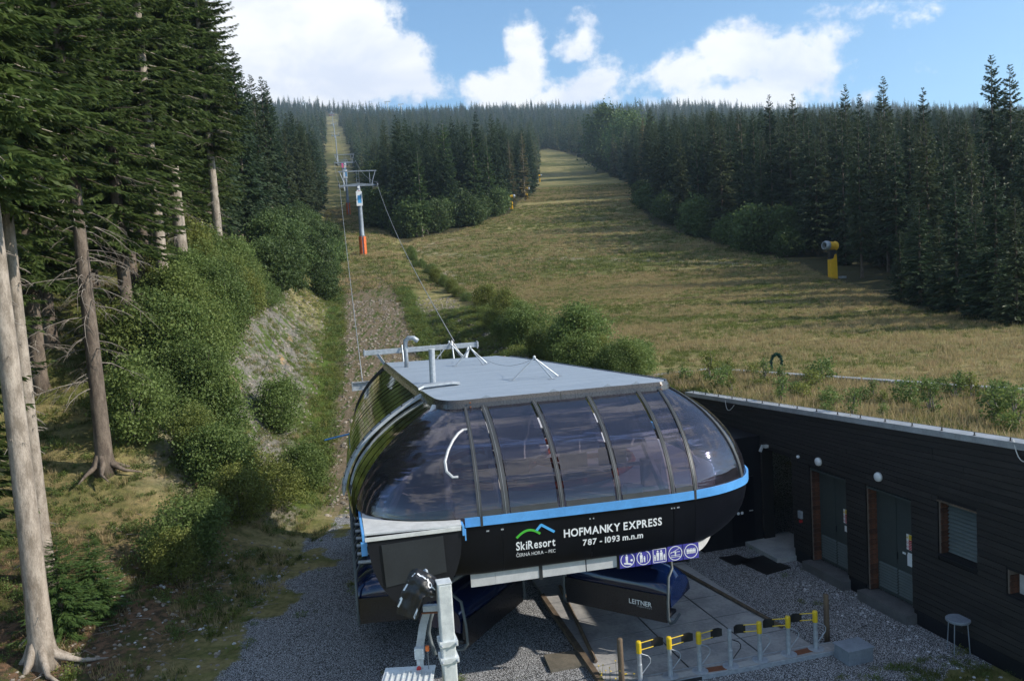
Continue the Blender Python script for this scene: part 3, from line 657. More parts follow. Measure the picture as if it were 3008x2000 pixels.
def gn_scatter(name, rows, protos, label=None, kind='stuff', cat=None):
    """one stuff object: meshes of `protos` instanced on its points"""
    A = np.array(rows, float); me = bpy.data.meshes.new(name); me.vertices.add(len(A)); me.vertices.foreach_set('co', A[:, :3].astype(np.float32).ravel())
    for nm, typ, colm in (('sc', 'FLOAT', 3), ('rz', 'FLOAT', 4), ('pick', 'INT', 5)):
        at = me.attributes.new(nm, typ, 'POINT'); at.data.foreach_set('value', A[:, colm].astype(np.float32 if typ == 'FLOAT' else np.int32))
    o = link(name, me); tag(o, label, cat, None, kind)
    ng = bpy.data.node_groups.new(name, 'GeometryNodeTree'); ng.interface.new_socket('Geometry', in_out='INPUT', socket_type='NodeSocketGeometry')
    ng.interface.new_socket('Geometry', in_out='OUTPUT', socket_type='NodeSocketGeometry')
    N = ng.nodes; gi = N.new('NodeGroupInput'); go = N.new('NodeGroupOutput'); ip = N.new('GeometryNodeInstanceOnPoints'); jn = N.new('GeometryNodeJoinGeometry')
    for me_p in reversed(protos):
        ob = bpy.data.objects.new(name+'_piece', me_p); oi = N.new('GeometryNodeObjectInfo'); oi.inputs['Object'].default_value = ob; oi.inputs['As Instance'].default_value = True
        ng.links.new(oi.outputs['Geometry'], jn.inputs[0])
    def attr(nm, dt):
        a = N.new('GeometryNodeInputNamedAttribute'); a.data_type = dt; a.inputs[0].default_value = nm; return a.outputs[0]
    cx = N.new('ShaderNodeCombineXYZ'); ng.links.new(attr('rz', 'FLOAT'), cx.inputs[2])
    ng.links.new(gi.outputs[0], ip.inputs['Points']); ng.links.new(jn.outputs[0], ip.inputs['Instance']); ip.inputs['Pick Instance'].default_value = True
    ng.links.new(attr('pick', 'INT'), ip.inputs['Instance Index']); ng.links.new(cx.outputs[0], ip.inputs['Rotation'])
    ng.links.new(attr('sc', 'FLOAT'), ip.inputs['Scale']); ng.links.new(ip.outputs[0], go.inputs[0])
    md = o.modifiers.new('scatter', 'NODES'); md.node_group = ng; return o
gn_scatter('forest', far_rows, [p.crown for p in FAR]+[p.crown for p in MID])
# shading strip of wood to the right, outside the frame, where the wood continues
side = [(rng.uniform(46, 75), rng.uniform(-14, 34)) for _ in range(70)]
#SIDE gn_scatter('side_forest', [...])

# larches and browned spruces that stand out by their colour
LARCH = make_spruce(71, 24, 3.9, 5.0, 40, 6, 22, 0.8, 0.20, M['needles_young'], 0.22, 'bark_pale', wood=0, sparse=0.2)
M['needles_brown'] = foliage('needles_brown', (0.07, 0.065, 0.03), (0.16, 0.14, 0.065), 0.3)
BROWN = make_spruce(72, 24, 2.6, 2.0, 44, 6, 18, 0.8, 0.20, M['needles_brown'], 0.2, 'bark_pale', wood=0, sparse=0.25)
for px, py, Y, pp, lab in [(1018, 276, 185, LARCH, 'large feathery larch in front of the middle wood'), (1085, 300, 190, LARCH, 'second larch, narrower, right of the large larch'), (1120, 325, 200, LARCH, 'pale larch near the right end of the middle wood'), (960, 345, 165, LARCH, 'low light-green larch behind the rounded bushes'),
                          (1200, 300, 235, BROWN, 'thin brownish spruce at the right corner of the middle wood'), (1170, 318, 228, BROWN, 'second brownish spruce at the corner above the small snow guns'),
                          (590, 288, 190, BROWN, 'left one of two browned spruces left of the lift line'), (622, 284, 195, BROWN, 'right one of two browned spruces left of the lift line'), (703, 300, 215, BROWN, 'browned spruce nearest the lift line on its left side'),
                          (1480, 262, 230, BROWN, 'brown-tinged spruce above the right bushes, at the wood corner'), (1700, 262, 155, BROWN, 'brown-tinged spruce in the front of the right wood')]:
    q = ay(px, py, Y); z = zt(q[0], q[1]); h = max(q[2]-z, 8); place(pp, 'larch_tree' if pp is LARCH else 'spruce_tree', (q[0], q[1], z-.2), h/24, random.uniform(0, 6.28), lab, 'tree', None)
# broadleaf trees among the spruces
for px, py, top, lab in [(885, 500, 372, 'round-crowned broadleaf tree with yellowish leaves beside the first lift tower'), (545, 470, 330, 'yellow-green broadleaf tree at the left edge of the lift line'),
                         (1400, 395, 250, 'pale green broadleaf crown above the top of the meadow'), (1450, 400, 262, 'rounded green crown beside the pale one above the meadow')]:
    q = gp(px, py); dist = q[1]; h = (py-top)*KP*dist/F_PX
    place(BROAD[0], 'broadleaf_tree', q-np.array([0, 0, .2]), h/11, random.uniform(0, 6), lab, 'tree', None)

# ------------------------------------------------------------------ shrubs
BARE = [(640, 640), (770, 620), (815, 860), (800, 1080), (720, 1120), (560, 1090), (520, 980), (545, 880), (620, 850), (640, 760)]
def shrub(px, py, s, p=None, lab=None, grp=None, name='birch_shrub', far=False):
    q = gp(px, py)
    if q is None: return
    pp = p or random.choice(SHRUB_F if far else SHRUB)
    return place(pp, name, q-np.array([0, 0, .1]), s, random.uniform(0, 6.28), lab, 'shrub', grp, sub=('stem', 'crown'))
for k in range(115):
    y = random.uniform(27, 150)*1.0 if k % 3 else random.uniform(26, 60); le_ = float(xc(y)-3.6) if y > 36 else -8.5
    xl = float(np.interp(y, ly_, lx_))+1.0; x = random.uniform(xl, le_-np.interp(y, [26, 40, 60, 80], [2.5, 5.5, 5.2, 0.5]))
    px, py, _ = proj(x, y, zt(x, y)+0.5)
    if inpoly(BARE, np.array(px), np.array(py)): continue
    if y < 34 and x < -13.5: continue
    far = y > 70
    pp = random.choice(SHRUB_F if far else SHRUB)
    place(pp, 'birch_shrub', (x, y, zt(x, y)-.1), random.uniform(0.75, 1.35)*(0.8 if y < 34 else 1), random.uniform(0, 6.28),
          'leafy birch shrub in the thicket covering the left bank' if not far else 'leafy shrub in the far thicket along the left of the lift line', 'shrub',
          'birch shrubs on the left bank' if not far else 'shrubs along the lift line', sub=('stem', 'crown'))
for px, py, sc_i, lab in [(470, 960, 1.1, 'birch shrub below the bare twiggy spruce, left end of the lower thicket'), (505, 1005, 1.0, 'birch shrub with pale leaves above the lower slope'), (455, 1080, .8, 'low shrub beside the reddish soil right of the rooted spruce'),
                       (570, 1125, .8, 'shrub at the sunny foot of the stony bank'), (520, 1130, 1.0, 'dark shrub in the middle of the lower left slope'), (640, 1170, .85, 'lowest shrub on the slope next to the gravel edge'), (560, 1210, .8, 'shaded shrub at the grass edge left of the gravel'),
                       (700, 1130, .8, 'shrub on the grass left of the parked chairs'), (430, 880, 1.2, 'tall birch shrub right beside the rooted spruce'), (480, 1220, .55, 'small shrub on mossy ground in the lower left')]:
    shrub(px, py, sc_i, random.choice(SHRUB), lab)
for k in range(26):
    y = random.uniform(78, 140); x = float(xc(y))-3.6-random.uniform(1.0, 7.5); place(random.choice(SHRUB_F), 'birch_shrub', (x, y, zt(x, y)-.1), random.uniform(.6, 1.15), random.uniform(0, 6.28), 'leafy shrub in the far thicket along the left of the lift line', 'shrub', 'shrubs along the lift line', sub=('stem', 'crown'))
for k in range(8):
    px = 955+k*17; py = 606+k*13+random.uniform(-4, 8); shrub(px, py, random.uniform(.4, .65), None, 'low leafy shrub at the upper left end of the crest hedge, near the lift tower', 'low shrubs at the hedge end')
shrub(655, 1000, 1.05, SHRUB[0], 'round birch shrub standing alone on the stony bank left of the station')
CREST = [(948, 598), (1000, 640), (1060, 685), (1110, 722), (1180, 768), (1250, 803), (1320, 836), (1400, 860), (1462, 868)]
cl = [('low shrub at the top of the dug bank near the first lift tower', 948, 600, .7), ('small shrub on the dug bank below the lift tower shrub', 1000, 648, .6), ('pointed birch shrub on the crest between dug track and meadow, first tall one', 1118, 722, .95),
      ('second pointed birch shrub on the crest, left of the widest clump', 1168, 755, .95), ('wide light-green clump midway along the crest above the station roof', 1232, 790, 1.05), ('largest leafy shrub right behind the station roof', 1345, 838, 1.15), ('last shrub of the crest hedge, beside the rear parapet corner', 1455, 862, .75)]
for lab, px, py, sc_i in cl: shrub(px, py, sc_i, random.choice(SHRUB), lab)
for k in range(44):
    t = random.random()**0.75; px = 948+t*515; py = np.interp(px, [q[0] for q in CREST], [q[1] for q in CREST])+random.uniform(-4, 16)
    if 1045 < px < 1098: continue
    shrub(px, py, np.interp(px, [948, 1100, 1300, 1460], [.4, .62, .8, .6])*random.uniform(.75, 1.15), None, 'leafy shrub in the hedge along the crest between dug track and meadow', 'hedge shrubs along the crest')
for k in range(46):      # bushes along the right edge of the meadow
    t = random.random(); px = 1470+t*385; py = np.interp(px, [1470, 1560, 1640, 1750, 1850, 1960, 2050], [470, 530, 556, 583, 608, 650, 690])-random.uniform(0, 30)
    shrub(px, py, random.uniform(1.0, 1.9), None, 'bushy shrub in the row along the right edge of the meadow', 'bushes along the right meadow edge', 'meadow_edge_shrub', True)
for k in range(30):      # bushes at the foot of the middle wood
    px = random.uniform(866, 1150); py = np.interp(px, [850, 950, 1050, 1170, 1240], [540, 550, 534, 492, 440])-random.uniform(0, 22)
    shrub(px, py, random.uniform(1.5, 2.5), None, 'rounded bush at the foot of the wood between lift line and meadow', 'bushes at the foot of the middle wood', 'rounded_bush', True)
for k, (px, top, lab) in enumerate([(2075, 520, 'short spruce first to the right of the large snow gun'), (2120, 450, 'spruce second to the right of the large snow gun, taller than the first'), (2165, 500, 'low spruce with branches to the ground, third right of the snow gun'), (2205, 400, 'broad dark spruce at the meadow edge below the tallest tree'),
                               (2250, 470, 'dark spruce at the meadow edge, second from the right photo edge group'), (2295, 380, 'tall edge spruce near the right photo edge'), (2340, 440, 'last edge spruce cut by the right photo edge')]):
    q = gp(px, float(np.interp(px, [2050, 2358], [688, 752]))); h = (np.interp(px, [2050, 2358], [688, 752])-top)*KP*q[1]/F_PX
    place(MID[4 if k % 2 else 0], 'spruce_tree', q-np.array([0, 0, .3]), h/24, k*1.3, lab, 'tree', None, hs=1.5)
for k in range(7):
    px = random.uniform(2120, 2358); py = np.interp(px, [2050, 2358], [682, 745])-random.uniform(0, 25)
    shrub(px, py, random.uniform(0.55, 1.0), None, 'dark bush at the foot of the shaded wood by the right edge', 'dark bushes right of the snow gun', 'dark_bush', True)

# ------------------------------------------------------------------ grass and ground cover (uncountable)
def tuft(seed, n, h, w, spread, mat, flat=0.5):
    R = np.random.default_rng(seed); P = np.zeros((n, 3)); a = R.uniform(0, 6.28, n); P[:, 0] = np.cos(a)*R.uniform(0, spread, n); P[:, 1] = np.sin(a)*R.uniform(0, spread, n)
    D = norm(np.stack([R.normal(0, flat, n), R.normal(0, flat, n), np.ones(n)], -1)); b = R.uniform(0, 6.28, n); S = np.stack([np.cos(b), np.sin(b), 0*b], -1)
    L = h*R.uniform(0.5, 1.2, n); V, Fc = face_strip(P, D, S, L, np.full(n, w)); return mesh_np('tuft', V, Fc, mat)
TU = [tuft(1, 26, 0.32, 0.012, 0.30, M['grass_green']), tuft(2, 26, 0.42, 0.010, 0.32, M['grass_dry'], 0.35), tuft(3, 22, 0.5, 0.014, 0.35, M['grass_dry'], 0.3),
      leaf_cloud(5, 10, 14, 0.35, 0.22, 0.07, 0.14, M['leaves'], 0.1)[0]]
TU.append(tuft(8, 30, 0.26, 0.012, 0.30, M['moss']))
TUF = [tuft(6, 22, 0.5, 0.045, 0.8, M['grass_green'], 0.5), tuft(7, 24, 0.55, 0.04, 0.8, M['grass_dry'], 0.4)]
def scat(n, xr, yr, f, name, protos, picks, sc_=(0.7, 1.3)):
    x = rng.uniform(*xr, n); y = rng.uniform(*yr, n); keep = f(x, y); x, y = x[keep], y[keep]; z = terr(x, y)
    px, py, wz = proj(x, y, z); k = (px > -60) & (px < 2420) & (py < 1640) & (wz > 3); x, y, z = x[k], y[k], z[k]
    rows = np.stack([x, y, z-0.02, rng.uniform(*sc_, len(x)), rng.uniform(0, 6.28, len(x)), picks(x, y)], 1); gn_scatter(name, rows, protos)
def leE_f(x, y): return np.where(y < 36, -8.0-0.10*(30-y)*(y < 30), xc(y)-3.6)
def patch(x, y, s): return 1.1*vnoise(x*s, y*s)+0.7*vnoise(x*s*2.3+9, y*s*2.3)+0.45*vnoise(x*s*5.1, y*s*5.1+31)
scat(85000, (-8, 72), (24, 100), lambda x, y: inpoly(MEADOW, x, y) | ((x > 17) & (y < 60) & ((x-BLc[0])*BLn[0]+(y-BLc[1])*BLn[1] > 0.3)), 'meadow_grass', TU, lambda x, y: np.where(patch(x, y*1.6, 0.13)+rng.uniform(-.9, .9, len(x)) > 0.25, 0, 1+(rng.uniform(0, 1, len(x)) > 0.6)), (0.35, 0.8))
scat(60000, (-60, 70), (95, 330), lambda x, y: inpoly(MEADOW, x, y) | corridor(x, y, -1), 'far_meadow_grass', TUF, lambda x, y: np.where(patch(x, y*1.3, 0.06)+rng.uniform(-1.2, 1.2, len(x)) > 0.2, 0, 1), (0.35, 0.9))
scat(60000, (-40, -6), (15, 135), lambda x, y: (leE_f(x, y)-x > 0.2) & (patch(x, y, 0.6) > -0.3) & (x > xc(y)-22), 'bank_grass', TU, lambda x, y: np.where(rng.uniform(0, 1, len(x)) < 0.6, np.where(y < 34, 4, 0), np.where(rng.uniform(0, 1, len(x)) < 0.5, 3, 1)), (0.35, 0.95))
scat(9000, (-24, 2), (35, 100), lambda x, y: (np.abs(np.abs(x-xc(y))-3.9) < 0.9), 'track_edge_plants', TU, lambda x, y: np.where(rng.uniform(0, 1, len(x)) < 0.5, 0, 3), (0.6, 1.5))
scat(9000, (-24, 2), (35, 125), lambda x, y: (np.abs(x-xc(y)) < 3.3) & (np.sin((x-xc(y))*3.1)+patch(x, y, 1.2) > 0.2), 'track_weeds', TU, lambda x, y: np.where(rng.uniform(0, 1, len(x)) < 0.7, 0, 1), (0.3, 0.7))
scat(7000, (-10, 9), (36, 80), lambda x, y: (x > xc(y)+3.6) & (x < xc(y)+10), 'dug_bank_plants', TU, lambda x, y: np.where(rng.uniform(0, 1, len(x)) < 0.5, 0, 3), (0.5, 1.2))
scat(900, (-9, 9), (17.5, 33), lambda x, y: (patch(x, y, 1.1) > 0.85) & ((x < -1) | (x > 7.6)), 'gravel_weeds', TU, lambda x, y: np.where(rng.uniform(0, 1, len(x)) < 0.7, 3, 0), (0.25, 0.6))
scat(5200, (1.5, 14), (13, 20), lambda x, y: (y < 16.9+0.24*(x-1.5)) & (patch(x, y, 1.6) > -0.2), 'front_grass', TU, lambda x, y: np.where(rng.uniform(0, 1, len(x)) < 0.8, 0, 3), (0.22, 0.5))
def stone_mesh(seed, mat):
    R = random.Random(seed); mb = MB(); vs = []
    for k in range(4):
        for i in range(6):
            a = i/6*6.28+R.uniform(-.2, .2); rr = [0.4, 1, 0.9, 0.35][k]*R.uniform(.75, 1.2); vs.append((math.cos(a)*rr*.5, math.sin(a)*rr*.5, [-.3, 0, .25, .42][k]))
    fs = [(k*6+i, k*6+(i+1) % 6, (k+1)*6+(i+1) % 6, (k+1)*6+i) for k in range(3) for i in range(6)]+[tuple(range(18, 24))]
    mb.add(vs, fs); return mb.mesh('stone', mat)
ST = [stone_mesh(1, M['stone']), stone_mesh(2, M['stone']), stone_mesh(3, M['stone_brown']), stone_mesh(4, M['stone_brown'])]
scat(26000, (-9, 12), (16.5, 30), lambda x, y: (leE_f(x, y)-x < 0.6) & ((x < 0.5) | (x > 5.0)), 'gravel_stones', ST, lambda x, y: rng.integers(0, 2, len(x)), (0.02, 0.042))
scat(1300, (6.5, 12), (16.0, 24), lambda x, y: np.abs(x-(11.35-0.2727*(y-17.57))+0.8+0.3*np.sin(y*3)) < 0.5, 'white_stones', ST, lambda x, y: rng.integers(0, 2, len(x)), (0.04, 0.11))
scat(9000, (-24, 4), (34, 90), lambda x, y: (x > leE_f(x, y)-8.5) & (x < xc(y)+9) & (np.abs(np.abs(x-xc(y))-3.9) > 0.7), 'scree_stones', ST, lambda x, y: 2+rng.integers(0, 2, len(x)), (0.06, 0.28))
scat(1500, (-14, -6), (15, 30), lambda x, y: leE_f(x, y)-x > -0.5, 'soil_stones', ST, lambda x, y: np.where(rng.uniform(0, 1, len(x)) < .12, 0, 2+rng.integers(0, 2, len(x))), (0.04, 0.15))
# ------------------------------------------------------------------ valley station
A_ST = rad(11.5); SX = np.array([math.cos(A_ST), math.sin(A_ST), 0]); SY = np.array([-math.sin(A_ST), math.cos(A_ST), 0]); SO = np.array([1.1, 20.7, 0])
def W2(x, y, z): return SO+SX*x+SY*y+np.array([0, 0, z])
st = empty('lift_station', tuple(SO), A_ST, 'rounded black lift station with tinted glass upper half and HOFMANKY EXPRESS lettering', 'lift station')
KEYS = [((-3.93, 11.7), (-5.30, 12.0)), ((-3.75, 9.0), (-5.52, 9.0)), ((-3.60, 6.5), (-5.60, 6.5)), ((-3.45, 4.4), (-5.62, 4.3)), ((-3.31, 2.3), (-5.60, 2.2)), ((-3.18, 0.9), (-5.45, -0.3)), ((-3.10, 0.42), (-5.15, -1.4)),
        ((-2.95, 0.10), (-4.35, -2.2)), ((-2.74, -0.06), (-3.45, -2.55)), ((-2.50, -0.10), (-2.66, -2.62)), ((-2.08, -0.1), (-2.1, -2.64)), ((-0.70, -0.1), (-0.72, -2.66)), ((0.78, -0.1), (0.66, -2.68)), ((2.18, -0.1), (2.02, -2.66)), ((2.78, -0.1), (2.60, -2.60)),
        ((2.95, -0.03), (3.35, -2.42)), ((3.10, 0.12), (4.05, -2.05)), ((3.17, 0.30), (4.45, -1.62)), ((3.15, 0.65), (4.75, -0.9)), ((2.95, 1.5), (4.95, 0.6)), ((2.4, 3.6), (4.95, 4.0)), ((0.97, 9.6), (4.6, 10.0)), ((0.45, 10.9), (3.6, 11.5))]
KR = np.array([k[0] for k in KEYS]); KB = np.array([k[1] for k in KEYS])
def catm(Kp, s):
    i = int(min(max(math.floor(s), 0), len(Kp)-2)); f = s-i
    if 9 <= i < 14: return Kp[i]*(1-f)+Kp[i+1]*f
    p0, p1, p2, p3 = Kp[max(i-1, 0)], Kp[i], Kp[i+1], Kp[min(i+2, len(Kp)-1)]
    return 0.5*((2*p1)+(-p0+p2)*f+(2*p0-5*p1+4*p2-p3)*f*f+(-p0+3*p1-3*p2+p3)*f**3)
TH0 = rad(26); ZR = 6.80; ZB = 4.66
def hull(s, v, off=0.0):
    """upper skin: v = 0 under the roof edge, 1 at the blue band"""
    t0 = float(np.interp(s, [0, 5.5, 8.0], [rad(50), rad(46), TH0])); a = t0+(rad(86)-t0)*v
    fx = (math.sin(a)-math.sin(t0))/(math.sin(rad(86))-math.sin(t0)); fz = (math.cos(t0)-math.cos(a))/(math.cos(t0)-math.cos(rad(86)))
    r, b = catm(KR, s), catm(KB, s); d = b-r; d = d/np.linalg.norm(d); p = r+(b-r)*fx
    nz = math.cos(a)*0.9; return (p[0]+d[0]*off*math.sin(a), p[1]+d[1]*off*math.sin(a), ZR+(ZB-ZR)*fz+off*nz)
def belly(s, v, off=0.0):
    """lower skin: v = 0 at the band, 1 at the bottom edge"""
    r, b = catm(KR, s), catm(KB, s); d = b-r; d = d/np.linalg.norm(d)
    ins = np.interp(s, [8, 9, 14, 15, 17, 22], [0.3, 0.22, 0.28, 0.55, 1.25, 1.5])
    p = b-d*ins*(1-math.cos(v*math.pi/2))+d*off; zb = 3.26
    return (p[0], p[1], 4.45+(zb-4.45)*math.sin(v*math.pi/2)**0.9)
def patch_(fn, s0, s1, ns, nv, off=0, v0=0, v1=1):
    mb = MB(); mb.grid([[fn(s0+(s1-s0)*i/ns, v0+(v1-v0)*j/nv, off) for i in range(ns+1)] for j in range(nv+1)]); return mb
# glass panes and mullions
panes = [(5.35, 9.0, 18), (9.12, 9.95, 3), (10.12, 10.93, 6), (11.07, 11.94, 6), (12.06, 12.93, 6), (13.12, 13.9, 3), (14.15, 16.08, 12), (16.32, 20.0, 18)]
for s0, s1, n in panes: patch_(hull, s0, s1, n, 14).build('glass_pane', M['glass'], st, smooth=True, thick=0.012)
def strip_along(fn, s, hw, v0=0, v1=1, n=16, off=0.02, th=0.05):
    mb = MB(); P = []
    for j in range(n+1):
        v = v0+(v1-v0)*j/n; P.append([fn(s-hw, v, off), fn(s+hw, v, off)])
    return mb.grid(P)
for s, hw in [(9.03, 0.09), (10.04, 0.06), (11.0, 0.036), (12.0, 0.036), (13.02, 0.055), (14.02, 0.08), (16.2, 0.10)]:
    o = strip_along(hull, s, hw, off=0.02).build('mullion', M['mullion'], st, smooth=True, thick=0.04)
    strip_along(hull, s, hw*0.09, off=0.042).build('gasket', M['gasket'], o, thick=0.01)
# rails closing the front panes at bottom
for s0, s1 in [(9.1, 9.95), (10.12, 10.93), (11.07, 11.93), (12.06, 12.93), (13.12, 13.9)]:
    patch_(hull, s0, s1, 4, 1, 0.025, 0.955, 1.0).build('pane_rail', M['mullion'], st, thick=0.04)
# blue band
def band(s, v, off=0): b = catm(KB, s); r = catm(KR, s); d = b-r; d = d/np.linalg.norm(d); return (b[0]+d[0]*(0.05+off), b[1]+d[1]*(0.05+off), 4.665-0.205*v)
for s0, s1, n in [(8.55, 9.02, 4), (9.12, 13.93, 20), (14.02, 20.5, 60)]: patch_(band, s0, s1, n, 1).build('blue_band', M['blue'], st, smooth=False, thick=0.05)
for s in (9.07, 13.975): patch_(band, s-0.05, s+0.05, 2, 1, 0.004, -0.05, 1.08).build('band_joint', M['mullion'], st, thick=0.05)
# black belly panels with fine joints
for s0, s1, n in [(8.0, 9.9, 8), (9.91, 11.49, 6), (11.5, 12.99, 6), (13.0, 13.99, 4), (14.0, 17.0, 18), (17.01, 21, 16)]:
    patch_(belly, s0, s1, n, 10, 0).build('cladding_panel', M['black'], st, smooth=True, thick=0.03)
for s in (9.3, 9.9, 11.5, 12.99, 13.2):
    mb = MB(); 
    for ds in (-0.03, 0.03):
        p = belly(s+ds, 0.06, 0.01); mb.box(p, (0.03, 0.03, 0.03))
    mb.build('bolt_pair', M['galv'], st)
# roof
roof_poly = [(-3.93, 11.72), (-3.36, 2.3), (-3.12, 0.5), (-2.9, 0.12), (-2.6, -0.05), (2.7, -0.05), (3.02, 0.08), (3.18, 0.4), (2.9, 1.5), (0.97, 9.6), (0.45, 10.9)]
MB().prism(roof_poly, 6.90, 6.945).build('roof_deck', M['roofsheet'], st)
seams = MB()
def clipx(yv):
    n = len(roof_poly); xsn = []
    for i in range(n):
        (x1, y1), (x2, y2) = roof_poly[i], roof_poly[(i+1) % n]
        if (y1 > yv) != (y2 > yv): xsn.append((x2-x1)*(yv-y1)/(y2-y1)+x1)
    return min(xsn), max(xsn)
yv = 0.12
while yv < 11.5:
    a, b = clipx(yv); seams.bx(a+.03, b-.03, yv-.012, yv+.012, 6.944, 6.951); yv += 0.25
seams.build('sheet_seam', M['roofsheet'], st, kind='stuff')
def fasc(s0, s1, n, name='fascia'):
    mb = MB(); P = []
    for v, o, z in [(0, 0.02, 6.965), (0.5, 0.08, 6.87), (1, 0.12, 6.735)]:
        row = []
        for i in range(n+1):
            s = s0+(s1-s0)*i/n; r, b = catm(KR, s), catm(KB, s); d = b-r; d = d/np.linalg.norm(d); row.append((r[0]+d[0]*o, r[1]+d[1]*o, z))
        P.append(row)
    mb.grid(P); return mb.build(name, M['fascia'], st, smooth=False, thick=0.04)
for s0, s1, n in [(7.4, 9.35, 10), (9.36, 11.5, 4), (11.51, 14.15, 5), (14.16, 18.4, 16), (18.45, 20.1, 6), (20.12, 21.2, 4)]: fasc(s0, s1, n)
ss = np.linspace(0, 5.6, 10)
for a, b in zip(ss[:-1], ss[1:]): fasc(a, b-0.015, 3)
fasc(5.61, 7.38, 8)
for s in (9.35, 14.15):
    for z in (6.9, 6.79):
        r, b = catm(KR, s), catm(KB, s); d = b-r; d = d/np.linalg.norm(d); MB().lathe([(0.025, 0), (0.018, 0.02)], (r[0]+d[0]*.14, r[1]+d[1]*.14, z), 6, Vector((d[0], d[1], .2))).build('rivet', M['rust'], st)
for x in (-1.9, -0.1, 1.4, 2.2):
    MB().add([(x-.16, -.02, 6.95), (x+.16, -.02, 6.95), (x, .22, 6.95), (x, -.02, 7.03)], [(0, 1, 3), (1, 2, 3), (2, 0, 3), (0, 2, 1)]).build('roof_clip', M['roofsheet'], st)
# ribbed mirror cladding of the left side
ss = np.concatenate([np.linspace(0, 4.0, 14), np.linspace(4.3, 5.3, 4)])
for i, (a, b) in enumerate(zip(ss[:-1], ss[1:])):
    g_ = 0.022 if i != 6 else 0.06
    patch_(hull, a+g_, b-g_, 3, 18, 0.0, 0.0, 1.12).build('mirror_panel', M['mirror'], st, smooth=True, thick=0.02)
patch_(hull, 0, 5.3, 24, 12, -0.06, 0, 1.12).build('side_backing', M['void'], st)
# dark rear frame edge
strip_along(hull, 0.02, 0.05, 0, 1.15, 16, 0.03).build('rear_frame', M['dark'], st, thick=0.08)
# galvanised arched beam over the left side
mb = MB(); P = []
for j in range(25):
    v = j/24*1.06; s = 4.05+0.15*j/24; P.append([hull(s-0.075, v, 0.10), hull(s+0.075, v, 0.10)])
mb.grid(P); arch = mb.build('arched_beam', M['galv'], st, smooth=True, thick=0.08)
mb = MB()
top = [(-3.42, 2.72, 6.99), (-3.25, 2.85, 7.04), (-2.9, 2.95, 7.05), (-2.4, 3.1, 7.04), (-2.15, 3.2, 7.0)]
mb.grid([[tuple(np.array(t)+np.array((0, -.17, 0))) for t in top], [tuple(np.array(t)+np.array((0, .17, 0))) for t in top]]).build('beam_end', M['galv'], arch, thick=0.06)
bolt_me = MB().lathe([(0.025, 0), (0.025, 0.03), (0.012, 0.045)], n=6).mesh('bolt', M['dark'])
for j in range(11):
    p = hull(4.07+0.14*j/10, 0.05+0.095*j, 0.14); link('bolt', bolt_me, arch, p)
patch_(hull, 4.06, 4.36, 3, 3, 0.13, 0.96, 1.07).build('end_plate', M['galv'], arch, thick=0.05)
# silver ledge and flat black end plate with its rounded outline at the front left
edge = [(-5.28, -0.95), (-5.18, -1.35), (-4.75, -1.95), (-4.3, -2.25), (-3.8, -2.45), (-3.45, -2.55), (-3.1, -2.62)]
MB().prism(edge+[(-3.13, -3.0), (-5.24, -2.82)], 4.60, 4.64).build('silver_ledge', M['ledge'], st)
MB().bx(-5.24, -3.14, -3.02, -2.98, 4.52, 4.60).build('ledge_lip', M['ledge'], st)
def face_plate(zs, name, mat, y, th):
    poly = [(-5.20, 4.51), (-3.16, 4.56), (-3.14, 4.3), (-3.18, 3.95), (-3.3, 3.6), (-3.5, 3.25), (-3.75, 3.0), (-4.5, 2.95), (-4.75, 3.15), (-4.98, 3.5), (-5.12, 3.9), (-5.18, 4.25)]
    n = len(poly); mb = MB(); mb.add([(p[0], y, p[1]) for p in poly]+[(p[0], y+th, p[1]) for p in poly], [tuple(range(n)), tuple(range(n, 2*n))[::-1]]+[(i, n+i, n+(i+1) % n, (i+1) % n) for i in range(n)])
    return mb.build(name, mat, st)
face_plate(0, 'end_plate', M['black_plate'], -2.97, 0.05)
face_plate(0, 'end_casing', M['black'], -2.90, 1.5)
MB().add([(-4.9, -2.99, 4.40), (-3.55, -2.99, 4.44), (-3.52, -2.99, 3.62), (-4.86, -2.99, 3.45)], [(0, 1, 2, 3)]).build('access_panel', M['panel_grey'], st, thick=-0.015)
MB().bx(-4.4, -4.1, -2.995, -2.96, 3.1, 3.45).build('small_hatch', M['black'], st)
# blue trim brackets
mb = MB(); mb.box((-3.09, -2.83, 4.50), (0.05, 0.36, 0.22)); mb.box((-3.05, -2.99, 4.40), (0.03, 0.03, 0.26)); mb.build('trim_bracket', M['blue'], st)
mb = MB(); mb.box((-5.30, -1.9, 4.56), (0.05, 1.85, 0.16), rz=0.03); mb.box((-5.27, -2.85, 4.32), (0.13, 0.04, 0.30)); mb.build('trim_bracket', M['blue'], st)
# pale skirt
def skirt(s, v, off=0):
    b = catm(KB, s); r = catm(KR, s); d = b-r; d = d/np.linalg.norm(d); ins = np.interp(s, [9, 14, 15.5, 17], [0.26, 0.32, 0.8, 1.35]); zl = np.interp(s, [9, 14.5, 16.6], [2.97, 3.0, 3.30])
    return (b[0]-d[0]*ins, b[1]-d[1]*ins, 3.40+(zl-0.03-3.40)*v)
for s0, s1, n in [(8.6, 9.55, 6), (9.56, 10.58, 4), (10.64, 11.4, 4), (11.42, 11.98, 2), (12.0, 13.4, 4), (13.42, 16.6, 20)]: patch_(skirt, s0, s1, n, 1).build('skirt_panel', M['skirt'], st, smooth=False, thick=0.03)
patch_(skirt, 10.58, 10.64, 1, 1, 0, 0, 1.1).build('skirt_joint', M['dark'], st, thick=0.05)
patch_(skirt, 11.96, 12.01, 1, 1, 0, 0, 1.1).build('skirt_joint', M['dark'], st, thick=0.05)
